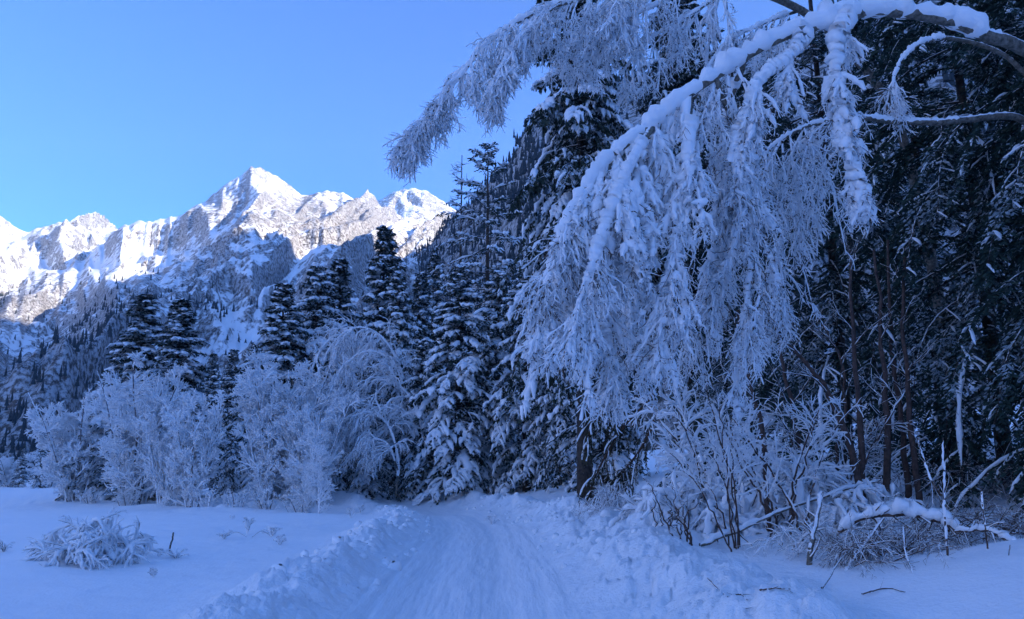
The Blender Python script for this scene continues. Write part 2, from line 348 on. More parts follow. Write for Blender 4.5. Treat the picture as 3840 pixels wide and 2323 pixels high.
main_crest = [(-420, 400), (-200, 330), (-60, 312), (0, 300), (40, 284), (80, 265), (105, 245), (118, 229), (125, 224), (129, 225.7), (145, 223), (177, 216), (195, 209), (208, 202), (220, 191), (235, 181), (249, 171.6), (256, 168.5), (260, 167),
              (264, 169.5), (270, 172.7), (278, 177), (287, 183), (301, 194.5), (312, 194.5), (326, 190.8), (343, 192.8), (353, 198.7), (368, 203.8), (395, 219), (426, 230), (470, 250), (520, 275), (600, 330)]
def bare_main(u, v, t, ac, al, rel):
    up = np.clip((v - 1.9) / 1.2, 0, 1)
    mott = .24 * (1 - up) + .22 * np.clip((v - 2.3) / .3, 0, 1) + .10 * np.clip((1.5 - v) / 1., 0, 1)
    # brownish rock face under the right shoulder, dark wood at the foot
    face = .55 * np.exp(-(((u + 2.05) / .38) ** 2 + ((v - 2.62) / .32) ** 2))
    foot = .55 * np.clip((.95 - v + .35 * noise(u * 2, v * 2, seed=5) + .30 * np.abs(u + 4.) * (u > -4.)) / .25, 0, 1) * np.clip((-3.3 - u) / .4, 0, 1)
    cut = .30 * fbm(ac * 3.0, al * .7, seed=77, octv=4) + .30 * fbm(ac * 11, al * 2.2, seed=78, octv=3)
    return .03 + mott + face + foot + cut + .10 * (rel / 60)
MAIN = sheet('mountain', main_crest, R(-46), R(6), 480, 200, lambda a: 2600 + 250 * np.clip((-a - .45) / .3, -0, 1), 700, lambda t: t ** 1.12,
      [(.75, 95, 1, .5), (1.7, 52, 2, .4), (4.2, 22, 3, .4), (10, 7, 4, .4), (24, 2.5, 5, .5)], M_MT, bare_main, seed=100)
sheet('mountain_peak', [(300, 240), (350, 212), (368, 203.8), (380, 199.7), (395, 193.5), (404, 190), (412, 188.3), (418, 190.5), (426, 191.4), (436, 196.6), (446, 203), (455, 210), (480, 226), (520, 240), (600, 300)], R(-16), R(8), 180, 80, 3700., 1800,
      lambda t: .12 + .88 * t ** 1.1, [(2, 55, 1, .6), (5, 26, 2, .6), (12, 10, 3, .8), (28, 5, 4, .9)], M_MT, lambda u, v, t, ac, al, rel: .26 + .2 * fbm(ac * 4, al * 2, seed=7) + 0 * u, tilt=(.3, .95), seed=200, fade=.08)
sheet('mountain_massif', [(-420, 60), (-150, 130), (-60, 175), (0, 215), (12, 225), (26, 233), (38, 228), (58, 223.6), (79, 222.5), (89, 224.6), (97, 223), (110, 229), (118, 232), (140, 250), (200, 290)], R(-52), R(-17), 260, 90, 3600., 1700,
      lambda t: .12 + .88 * t ** 1.1, [(1.5, 90, 1, .6), (4, 42, 2, .6), (10, 18, 3, .8), (24, 8, 4, .9)], M_MT, lambda u, v, t, ac, al, rel: .16 + .2 * fbm(ac * 4, al * 2, seed=9) + 0 * u, tilt=(-.5, .86), seed=300, fade=.08)
# the wooded valley side that keeps the sun off the valley floor
def hill(name, tab, nc, nrw, relief, wood):
    tb = np.array(tab, float); aa = np.radians(np.interp(np.linspace(0, 1, nc), np.linspace(0, 1, len(tb)), tb[:, 0])); d = np.degrees(aa)
    el = np.radians(np.interp(d, tb[:, 0], tb[:, 1])) + fbm(aa * 60, aa * 0, seed=3, octv=4) * .006
    Rc = np.interp(d, tb[:, 0], tb[:, 2]); r0 = np.interp(d, tb[:, 0], tb[:, 3])
    t = np.linspace(0, 1, nrw); AA, TT = np.meshgrid(aa, t, indexing='ij'); RR_ = r0[:, None] + (Rc - r0)[:, None] * TT
    H = (np.tan(el) * Rc)[:, None] * TT ** 1.05 + 3; u = AA * 9; v = np.arctan2(H, RR_) * 9
    H = H + relief * fbm(u * 1.3, v * .6, seed=51, octv=4, ridged=True) * np.clip((1 - TT) / .06, 0, 1) * np.clip(TT / .1, 0, 1)
    bm = wood + .4 * fbm(u * 2.5 + v, v * 1.2, seed=61, octv=4)
    V = np.stack([RR_ * np.sin(AA), RR_ * np.cos(AA), H], -1); bk = V[:, -1:].copy(); bk[..., :2] *= 1.25; bk[..., 2] *= .7; V = np.concatenate([V, bk], 1); bm = np.concatenate([bm, bm[:, -1:]], 1)
    n, m = V.shape[:2]; i, j = np.meshgrid(np.arange(n - 1), np.arange(m - 1), indexing='ij'); q = i * m + j
    o = link(name, mesh(name, V.reshape(-1, 3), np.stack([q, q + m, q + m + 1, q + 1], -1).reshape(-1, 4), M_HILL, {'bare': bm.ravel()})); o['kind'] = 'structure'
    return V
# azimuth, crest elevation, crest distance, foot distance
HV = hill('hillside', [(-8.2, 5.5, 1500, 950), (-7.7, 10, 1480, 930), (-7.2, 15.5, 1460, 900), (-5.5, 17.5, 1400, 760), (-3.2, 19.6, 1300, 600), (-.5, 22.5, 1150, 440), (2, 25.2, 1080, 360), (5, 27, 1000, 320), (14, 29, 850, 250), (30, 31, 800, 220), (40, 28, 850, 220), (50, 12, 900, 220)], 220, 80, 25, .75)
hill('far_hillside', [(10, 20, 2300, 900), (25, 21.5, 2050, 600), (40, 24, 2000, 500), (52, 27.5, 2000, 400), (66, 30.5, 2000, 300), (76, 29.5, 2000, 300), (82, 30, 2000, 300), (85, 32.5, 2000, 300), (90, 33, 2000, 300), (115, 36, 2000, 300), (130, 27, 2000, 300), (145, 15, 2000, 400), (200, 12, 2000, 600)], 160, 40, 45, .5)
def cones(name, P, h, r, mat, label, rngs):
    n = len(P); a = np.arange(5) * 2 * np.pi / 5; ph = rngs.uniform(0, 6, n)
    parts = []
    for z0, z1, k in ((.05, .6, 1.), (.4, 1., .62)):
        ring = P[:, None, :] + np.stack([np.cos(a[None] + ph[:, None]) * (r * k)[:, None], np.sin(a[None] + ph[:, None]) * (r * k)[:, None], np.broadcast_to((h * z0)[:, None], (n, 5))], -1)
        tip = P + np.stack([0 * h, 0 * h, h * z1], -1); V = np.concatenate([ring, tip[:, None]], 1)
        b = np.arange(n)[:, None] * 6; k5 = np.arange(5)[None]
        parts.append((V.reshape(-1, 3), np.stack([b + k5, b + (k5 + 1) % 5, b + 5 + 0 * k5], -1).reshape(-1, 3)))
    o = link(name, mesh(name, *cat(parts), mat, smooth=False)); tag(o, label, 'forest', kind='stuff'); return o
rng = np.random.default_rng(11)
m = HV[:215, 3:79].reshape(-1, 3); m = m[rng.integers(0, len(m), 5000)] + rng.normal(size=(5000, 3)) * np.array([6, 6, 0]); m[:, 2] -= 3
cones('hillside_forest', m, rng.uniform(9, 19, len(m)), rng.uniform(1.8, 3.2, len(m)), M_WOOD, 'dark conifer forest covering the steep slope behind the tall spruces', rng)
m = HV[:200, 78]; k = rng.integers(0, 200, 500); m = m[k] + rng.normal(size=(500, 3)) * np.array([4, 4, 0]) - np.array([0, 0, 3])
cones('ridge_forest', m, rng.uniform(5, 14, len(m)), rng.uniform(1.3, 2.6, len(m)), M_WOOD, 'row of conifers along the wooded ridge against the sky', rng)
# trees scattered over the lower half of the big mountain, thick in gullies at its foot
MV = MAIN[0].reshape(-1, 3); mu = np.arctan2(MV[:, 0], MV[:, 1]) * 9; mv = np.arctan2(MV[:, 2], np.hypot(MV[:, 0], MV[:, 1])) * 9
pr = np.clip(1.95 - mv, 0, 1) * np.clip(fbm(mu * 2.2 - mv * 1.5, mv * 2.2, seed=140, octv=3) * 2.2 + .05, 0, 1) + .02 * (mv < 2.1) + 3 * np.clip(.9 - mv + .25 * noise(mu * 3, mv * 3, seed=5), 0, .3) * (mu < -3.6)
pr = np.where((mu > -7) & (mu < -.8), pr, 0); k = rng.choice(len(MV), 3600, p=pr / pr.sum()); m = MV[k] + rng.normal(size=(3600, 3)) * np.array([4, 4, 0]); m[:, 2] -= 1
cones('mountain_forest', m, rng.uniform(7, 15, len(m)), rng.uniform(1.6, 2.8, len(m)), M_WOOD, 'scattered conifers and dark wood stands on the lower mountain flank', rng)
# unseen snowy slopes, added out of view to bounce sunlight into the valley
hill('bounce_slope', [(-178, 14, 2600, 900), (-140, 18, 2600, 700), (-100, 21, 2500, 600), (-70, 20, 2700, 600), (-50, 16, 3000, 700), (-40, 9, 3400, 900)], 120, 40, 60, .1)
bpy.data.objects['bounce_slope'].data.materials[0] = M_MT
hz = bpy.data.meshes.new('haze'); x0, x1, y0, y1, z0, z1 = -4300, 3100, -3400, 5200, -14, 2300
hz.from_pydata([(x, y, z) for z in (z0, z1) for y in (y0, y1) for x in (x0, x1)], [], [(2, 3, 1, 0), (5, 7, 6, 4), (1, 5, 4, 0), (6, 7, 3, 2), (4, 6, 2, 0), (3, 7, 5, 1)])
mh = bpy.data.materials.new('haze'); mh.use_nodes = True; mh.node_tree.nodes.remove(mh.node_tree.nodes['Principled BSDF']); pv = mh.node_tree.nodes.new('ShaderNodeVolumePrincipled')
pv.inputs['Color'].default_value = (.62, .8, 1, 1); pv.inputs['Density'].default_value = 6e-5; pv.inputs['Anisotropy'].default_value = .2
mh.node_tree.links.new(pv.outputs[0], mh.node_tree.nodes['Material Output'].inputs['Volume']); hz.materials.append(mh); tag(link('haze', hz), 'thin blue haze filling the valley air', 'haze', kind='stuff')

# ------------------------------------------------------------------ conifers
def spruce_meshes(H, Rm, seed, nb=150, mb=14, cards_per=7, csize=(.16, .045), snow=.6, droop=.5, open_=0., pw=.85, base=.04, tw=.42, lump=.10, hang=.25, bs=1., wn=.6, lb=1., mat=None, tk=None, clipy=None):
    """trunk, needles and snow of one spruce, centred on its foot"""
    r = np.random.default_rng(seed)
    tr = np.zeros((1, 14, 3)); tr[0, :, 2] = np.linspace(-.4, H * .985, 14); tr[0, :, 0] = .02 * H * np.sin(np.linspace(0, 3, 14)) * r.uniform(-.5, .5)
    rt = tk or H * .014; trunk = tubes(tr, taper(1, 14, rt, .02), 7)
    z = H * (base + (1 - base - .01) * np.linspace(0, 1, nb) ** .92); z = z + r.normal(size=nb) * H * .014 * (z < H * .9)
    tn = z / H; az = np.arange(nb) * 2.39996 + r.normal(size=nb) * .35
    L = Rm * np.clip((1 - tn), .02, 1) ** pw * r.uniform(.5, 1.2, nb) + .12
    if clipy: m = clipy(z, az, L); z, tn, az, L = z[m], tn[m], az[m], L[m]; nb = len(z)
    e0 = np.interp(tn, [0, .3, .7, 1], [-.15, -.05, .25, .9]) - .15 + r.normal(size=nb) * .1
    K = 9; P = [np.stack([0 * z, 0 * z, z], -1)]; el = e0.copy(); a = az.copy()
    for k in range(K - 1):
        P.append(P[-1] + (L / (K - 1))[:, None] * np.stack([np.cos(a) * np.cos(el), np.sin(a) * np.cos(el), np.sin(el)], -1))
        el = el - droop * (.30 if k < K - 3 else -.12) * np.interp(tn, [0, .6, 1], [1, .9, .3]); a = a + r.normal(size=nb) * .05
    P = np.stack(P, 1); rb = np.interp(tn, [0, 1], [rt * .28, .012])
    limbs = tubes(P, rb[:, None] * np.linspace(1, .25, K)[None], 4)
    has = r.random(nb) < snow
    # side branchlets, lying near the plane of the bough, then drooping
    idx = np.repeat(np.arange(nb), mb); t = np.tile(np.linspace(.12, .99, mb), nb) + r.normal(size=nb * mb) * .02; keep = r.random(len(idx)) > open_; idx, t = idx[keep], np.clip(t[keep], .05, .99)
    p, T = sample(P[idx], t); sd = np.where(r.random(len(idx)) < .5, -1, 1)[:, None]
    S = nrm(np.cross(T, np.array([0, 0, 1.]))) * sd; d = nrm(T * .75 + S * r.uniform(.5, 1.1, (len(idx), 1)))
    l = L[idx] * tw * (1.05 - .75 * t) * r.uniform(.7, 1.3, len(idx)) + .10; kb = 5; B = [p]
    for k in range(kb - 1):
        B.append(B[-1] + (l / (kb - 1))[:, None] * d); d = nrm(d + np.array([0, 0, -hang]) * np.interp(tn[idx], [0, .7, 1], [1.2, 1, .2])[:, None] + r.normal(size=d.shape) * .06)
    B = np.stack(B, 1)
    i2 = np.repeat(np.arange(len(B)), cards_per); t2 = np.tile(np.linspace(.02, .98, cards_per), len(B)); q, T2 = sample(B[i2], t2)
    sg = np.where(np.arange(len(i2)) % 2 == 0, -1, 1)[:, None]; S2 = nrm(np.cross(T2, np.array([0, 0, 1.])) + 1e-6)
    D = nrm(T2 * r.uniform(.3, 1, (len(i2), 1)) + S2 * sg * .75 + np.array([0, 0, -1]) * r.uniform(0, hang * 4, (len(i2), 1)) + r.normal(size=q.shape) * .12)
    W = nrm(np.cross(D, r.normal(size=D.shape) * wn + np.array([0, 0, 1.]))); sc_ = r.uniform(.7, 1.35, len(i2))
    nd = cards(q, D, W, csize[0] * sc_, csize[1] * sc_)
    i3 = np.repeat(np.arange(nb), cards_per * 2); t3 = r.uniform(.1, 1, len(i3)); q, T3 = sample(P[i3], t3); D3 = nrm(T3 * .6 + r.normal(size=q.shape) * np.array([.7, .7, .3]) - np.array([0, 0, .3]))
    nd3 = cards(q, D3, nrm(np.cross(D3, r.normal(size=D3.shape))), csize[0] * r.uniform(.7, 1.4, len(i3)), csize[1] * np.ones(len(i3)))
    # snow: cushions riding on boughs and branchlets
    sn = []
    Ps = P[has][:, 2:]; n = len(Ps)
    if n:
        c = r.random((n, Ps.shape[1])) ; w = np.clip(np.where(c > .28, c + .35, .12), 0, 1.2); w[:, 0] *= .3; w[:, -1] *= .4
        sz = np.clip(L[has] / Rm, .3, 1)[:, None] * lump * lb
        Pi = np.stack([np.concatenate([Ps[:, :1], Ps[:, 1:]], 1)], 0)[0]
        sn.append(snowt(Pi, w * sz, 6, .65, .75, .3))
    ib = idx; hs = (r.random(len(B)) < np.where(has[ib], .85 * bs, .07)) & (t > .3); Bs = B[hs]
    if len(Bs):
        w = r.uniform(.35, 1.1, (len(Bs), kb)); w[:, 0] *= .5; w[:, -1] *= .25; sn.append(tubes(Bs, w * lump * .85, 5, .6, .7))
    return [('trunk', mesh('trunk', *trunk, M_BARK)), ('crown', mesh('crown', *cat([nd, nd3]), mat or M_NEEDLE, smooth=False)), ('limb', mesh('limb', *limbs, M_BARK)), ('snow_load', mesh('snow_load', *cat(sn), M_LOAD))]
def place_parts(root, parts):
    for n, me in parts: link(n, me, root)
    return root
def tree_at(parts, name, label, cat_, px, ptop, Yd, H0, W=1., group=None, rz=0., sink=.1):
    """stand a tree where its axis meets px, scaled so that its tip shows at ptop"""
    top = at(px, ptop, Yd); x, y = top[0], Yd; g = G(x, y) - sink; h = top[2] - g; s = h / H0
    return place_parts(thing(name, label, cat_, (x, y, g), group, rz, (s * W, s * W, s)), parts)
SP = [spruce_meshes(16, 3.9, 1, nb=150, mb=13, snow=.68, lump=.21, cards_per=8, csize=(.27, .048), droop=.46, pw=.95),
      spruce_meshes(16, 4.1, 2, nb=130, mb=13, snow=.8, lump=.185, cards_per=8, csize=(.27, .048), droop=.62, hang=.36, pw=.95),
      spruce_meshes(16, 3.4, 3, nb=160, mb=12, snow=.50, lump=.19, cards_per=8, csize=(.28, .052), droop=.36, pw=.95),
      spruce_meshes(16, 4.3, 4, nb=120, mb=13, snow=.75, lump=.20, cards_per=8, csize=(.28, .048), droop=.58, hang=.42, pw=.85)]
SPARSE = spruce_meshes(18, 5.6, 6, nb=90, mb=11, snow=.95, lump=.13, cards_per=5, csize=(.22, .04), droop=.16, open_=.25, pw=.68, tw=.32, hang=.15)
g = 'snow-laden spruces behind the road'
for a in [
    (SP[0], 'tall dark spruce, the slightly taller of the pair above the frosted grove', 146, 295, 58, 1.75, 0), (SP[0], 'dark spruce with long snowy lower boughs, second of the pair above the frosted grove', 183, 300, 56, 1.7, 2.1),
    (SP[2], 'small dark spruce tip showing at the shoulder of the frosted grove', 103, 375, 72, 1.4, 1), (SP[0], 'dark spruce with wide snowy boughs, leftmost of the tall group behind the arching birches', 285, 284, 58, 1.65, 4),
    (SP[3], 'snowy spruce whose pointed tip stands against the mountain shadow line', 318, 266, 61, 1.3, .5), (SP[2], 'dark narrow spruce half hidden behind its snowy neighbour below the lit snow face', 340, 260, 66, 1.4, 3),
    (SP[2], 'tallest dark spruce with a nearly bare top in front of the sunlit right ridge', 386, 228, 62, 1.3, 5.2), (SP[1], 'heavily snowed spruce right in front of the tallest dark one', 399, 274, 55, 1.3, 2.6),
    (SP[2], 'slim dark spruce in the gap below the wooded ridge', 421, 274, 70, 1.1, 1.2), (SP[2], 'dark spruce rising in front of the wooded ridge foot', 435, 256, 76, 1., .2),
    (SP[1], 'broad spruce with drooping white boughs reaching the ground behind the road bend', 461, 266, 47, 1.5, .9), (SP[3], 'snow-draped spruce between the broad one and the one beside the birch curtain', 500, 272, 51, 1.4, 3.7),
    (SP[1], 'snow-draped spruce standing beside the birch curtain at the road bend', 526, 262, 46, 1.45, 5.1),
    (SP[0], 'squat dark spruce with white patches under the arching birches', 372, 372, 49, 1.5, 1.5), (SP[3], 'dark spruce with low white boughs just behind the frosted sapling', 348, 402, 52, 1.7, 4.4), (SP[3], 'white-draped low spruce filling the gap under the bent birch branches', 424, 340, 49, 1.35, 2.2),
    (SP[2], 'dark unsnowed spruce in the gap right of the spruce pair', 214, 354, 88, 1.1, .3), (SP[2], 'dim dark spruce farther back beside the gap, next to the frosted right grove', 234, 350, 96, 1.3, 2.), (SP[0], 'far dark spruce peeping over the right frosted grove', 256, 342, 92, 1.3, 2.9),
    (SP[1], 'small white young spruce squeezed between the two frosted groves', 234, 424, 52, 1.2, .7),
    (SP[0], 'dark spruce at the far end of the field beside the frosted grove', 44, 440, 100, 1.1, 1.), (SP[2], 'dark far spruce at the edge of the field, second from the grove', 24, 449, 120, 1.5, 1.7), (SP[2], 'dark far spruce closest to the edge of the view', -4, 437, 112, 1.4, 2.4), (SP[0], 'low far spruce behind the frosted thicket at the field end', 12, 454, 130, 1.6, .2),
    (SP[3], 'snowy spruce behind the birch trunkless curtain where the road vanishes', 560, 300, 44, 1.1, 3.), (SP[2], 'dark spruce deep in the shade behind the birch curtain', 600, 200, 40, 1.3, 1.1)]:
    tree_at(a[0], 'spruce_tree', a[1], 'spruce', a[2], a[3], a[4], 16, a[5], g, a[6])
tree_at(SPARSE, 'spruce_tree', 'tall sparse spruce with visible trunk and long thin snow-lined boughs against the sky', 'spruce', 488, 146, 58, 18, 1.0, g, .4)
tree_at(SPARSE, 'spruce_tree', 'sparse spruce behind with thin snow-lined boughs, shorter than the one at the skyline', 'spruce', 512, 262, 66, 18, 1.2, g, 2.4)
# the tall spruce whose top leaves the frame behind the birch boughs
BIG = spruce_meshes(21, 4.2, 9, nb=190, mb=18, snow=.6, lump=.14, cards_per=9, csize=(.20, .05), droop=.62, hang=.5, pw=.6, base=.27)
p = at(584, 470, 29)
place_parts(thing('spruce_tree', 'towering spruce with snow shelves whose top leaves the picture behind the birch boughs', 'spruce', (p[0], 29, G(p[0], 29) - .2), g, 1.0, 1.1), BIG)
p = at(700, 470, 30)
place_parts(thing('spruce_tree', 'towering dark spruce showing only through gaps of the birch twigs', 'spruce', (p[0], 30, G(p[0], 30) - .2), g, 2.7, 1.02), BIG)

# frosted firs close by on the shaded side: needle sprays lined up on flat drooping boughs
def fir_meshes(H, Rm, seed, nb, z0, clip):
    return spruce_meshes(H, Rm, seed, nb=nb, mb=74, cards_per=10, csize=(.115, .023), snow=.24, lump=.05, lb=.9, bs=.12, wn=1.5, droop=.66, hang=.10, pw=.45, base=z0, tw=.21, mat=M_FIR, tk=.16, clipy=clip)
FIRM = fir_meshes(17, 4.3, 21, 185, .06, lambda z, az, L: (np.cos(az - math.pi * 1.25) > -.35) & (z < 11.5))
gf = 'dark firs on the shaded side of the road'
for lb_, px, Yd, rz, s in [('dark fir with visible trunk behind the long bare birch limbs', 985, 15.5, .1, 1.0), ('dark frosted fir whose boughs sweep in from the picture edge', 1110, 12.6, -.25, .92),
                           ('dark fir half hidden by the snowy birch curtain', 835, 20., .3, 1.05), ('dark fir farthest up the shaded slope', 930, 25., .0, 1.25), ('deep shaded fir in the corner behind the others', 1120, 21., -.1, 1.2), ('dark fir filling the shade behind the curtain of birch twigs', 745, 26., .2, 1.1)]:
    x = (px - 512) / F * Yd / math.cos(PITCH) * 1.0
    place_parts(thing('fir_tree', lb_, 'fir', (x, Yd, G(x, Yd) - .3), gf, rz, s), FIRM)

# bare larch beside the sparse spruce
def bare_tree(H, seed, n1=60, L1=1.6, up=.9):
    r = np.random.default_rng(seed); tr = np.zeros((1, 16, 3)); tr[0, :, 2] = np.linspace(-.3, H, 16)
    b1, _, t, l = grow(tr, n1, .35, .99, L1, 1.35, -.04, 6, r, .08, taper=.75); b2, *_ = grow(b1, 7, .2, .98, L1 * .32, .8, .02, 4, r, .12)
    return [('trunk', mesh('trunk', *tubes(tr, taper(1, 16, .17, .02), 6), M_BARK)), ('crown', mesh('crown', *cat([tubes(b1, taper(len(b1), 6, .035, .012), 3), tubes(b2, taper(len(b2), 4, .014, .008), 3)]), M_FROSTD))]
LARCH = bare_tree(17, 3)
tree_at(LARCH, 'larch_tree', 'bare thin larch with frosted twigs against the sky beside the sparse spruce', 'larch', 462, 155, 60, 17, 1., None, 0)
tree_at(LARCH, 'larch_tree', 'thin dead pole of a larch beside the tallest dark spruce tip', 'larch', 407, 232, 68, 17, .5, None, 1)

M_FROSTS = bark_mat('snow_plastered_stem', (.09, .08, .08), (.20, .18, .18), 20, .42, 5)
# ------------------------------------------------------------------ frosted broadleaf shrubs and trees
def shrub_meshes(seed, H, W, stems=9, n1=9, n2=8, n3=5, frost=M_FROST, thick=1., spread=.5, sn=True, arch=0.):
    r = np.random.default_rng(seed); a = r.uniform(0, 6.28, stems); b = r.uniform(0, .25, stems) * W
    P0 = np.zeros((stems, 9, 3)); lean = r.uniform(.1, 1, stems) * spread; hh = H * r.uniform(.6, 1, stems); tt = np.linspace(0, 1, 9)
    for k in range(9):
        P0[:, k, 0] = np.cos(a) * (b + lean * hh * tt[k] ** 1.25 * .62); P0[:, k, 1] = np.sin(a) * (b + lean * hh * tt[k] ** 1.25 * .62); P0[:, k, 2] = -.3 + (hh + .3) * (tt[k] - arch * tt[k] ** 3)
    P0 += np.cumsum(r.normal(size=P0.shape) * .035 * H / 7, axis=1) * np.array([1, 1, .3])
    g1, _, _, l1 = grow(P0, n1, .06, .97, H * .27, .75, -.03, 6, r, .14, taper=.5); g2, _, _, l2 = grow(g1, n2, .15, .98, H * .115, .7, -.02, 4, r, .16); g3, *_ = grow(g2, n3, .15, 1., H * .055, .75, .0, 3, r, .2)
    k = thick * 2.0; cr = cat([tubes(g1, taper(len(g1), 6, .022 * k, .012 * k), 4), tubes(g2, taper(len(g2), 4, .018 * k, .011 * k), 3), tubes(g3, taper(len(g3), 3, .017 * k, .010 * k), 3)])
    out = [('stem', mesh('stem', *tubes(P0, taper(stems, 9, .04 * k, .015 * k), 5), M_FROSTS)), ('crown', mesh('crown', *cr, frost))]
    if sn:
        w = r.uniform(.4, 1.3, (len(g1), 6)); w2 = r.uniform(.3, 1.3, (len(g2), 4)); s2 = r.random(len(g2)) < .35
        out.append(('snow_load', mesh('snow_load', *tubes(g1, w * .026 * k, 4, .7, .8), M_LOAD)))
    return out
SH = [shrub_meshes(31, 7.2, 2.6, 17, 10, 8, 7, spread=.7), shrub_meshes(32, 6.2, 2.4, 16, 9, 8, 7, spread=.85), shrub_meshes(33, 5.6, 2.2, 15, 9, 8, 7, spread=.7)]
gs = 'frost-covered broadleaf trees along the field edge'
def shrub_at(parts, H0, name, label, cat_, px, ptop, Yd, W=1., group=None, rz=0): return tree_at(parts, name, label, cat_, px, ptop, Yd, H0, W, group, rz, .05)
for i_, H0, lb_, px, pt, Yd, W, rz in [(1, 5.8, 'rounded pale frosted tree at the field end of the white grove', 86, 399, 56, .95, 0), (0, 6.8, 'tallest frosted tree of the grove below the dark spruce pair', 146, 371, 49, 1.05, 1.2),
                                       (2, 5.3, 'frosted tree with fine upright twigs at the road side of the white grove', 200, 399, 45, .8, 2.2), (1, 5.8, 'frosted bushy tree filling in front of the grove, with dark stems', 172, 425, 46, .9, 4.),
                                       (0, 6.8, 'tall frosted tree just left of the frosted sapling', 290, 362, 46, .95, 3.), (2, 5.3, 'wide frosted tree at the gap side of the right grove', 270, 388, 45, .8, 5.), (1, 5.8, 'frosted tree in front of the dark boughs, next to the sapling', 314, 400, 44, .8, .8),
                                       (1, 5.8, 'low frosted thicket at the far end of the snowy field', 14, 456, 125, 1.6, .5), (2, 5.3, 'pale frosted tree peeking between the far spruces and the grove', 54, 452, 105, 1.3, .9)]:
    shrub_at(SH[i_], H0, 'frosted_tree', lb_, 'tree', px, pt, Yd, W, gs, rz)
SM = [shrub_meshes(41, 1.3, 1.2, 10, 7, 6, 3, thick=.45, spread=1.1), shrub_meshes(42, 1.6, 1., 8, 7, 6, 3, thick=.5, spread=.8)]
gb = 'small frosted bushes along the field edge'
for i_, lb_, px, pt, Yd, W, rz in [(0, 'small frosted bush at the foot of the field-end tree', 92, 488, 52, 1.6, 0), (0, 'low frosted bush before the tallest frosted tree', 128, 490, 48, 1.5, 1), (1, 'small bush by the dark stems of the white grove', 168, 490, 45, 1.4, 2), (1, 'small upright frosted bush under the road side of the grove', 208, 488, 43, 1.5, 3),
                                   (0, 'low white bush in the gap between the two frosted groves', 236, 490, 42, 1.6, 4), (1, 'small frosted bush before the right grove', 268, 486, 42, 1.6, 5), (0, 'rounded frosted bush at the snow hump near the sapling', 300, 492, 40, 1.5, .4), (0, 'tiny snowy bush peeking from the hump in the field', 232, 515, 33, 1.2, 2.)]:
    shrub_at(SM[i_], (1.25, 1.5)[i_], 'frosted_bush', lb_, 'bush', px, pt, Yd, W, gb, rz)
SAP = shrub_meshes(45, 4.2, .6, 2, 16, 8, 4, thick=.6, spread=.12)
shrub_at(SAP, 4., 'sapling', 'slender frosted sapling with a thin dark stem in front of the right grove', 'sapling', 324, 438, 39, 1., None, 1.)
shrub_at(SAP, 4., 'sapling', 'frosted sapling with a snow-plastered pale stem beside the darker one', 'sapling', 309, 420, 40, 1.1, None, 3.)

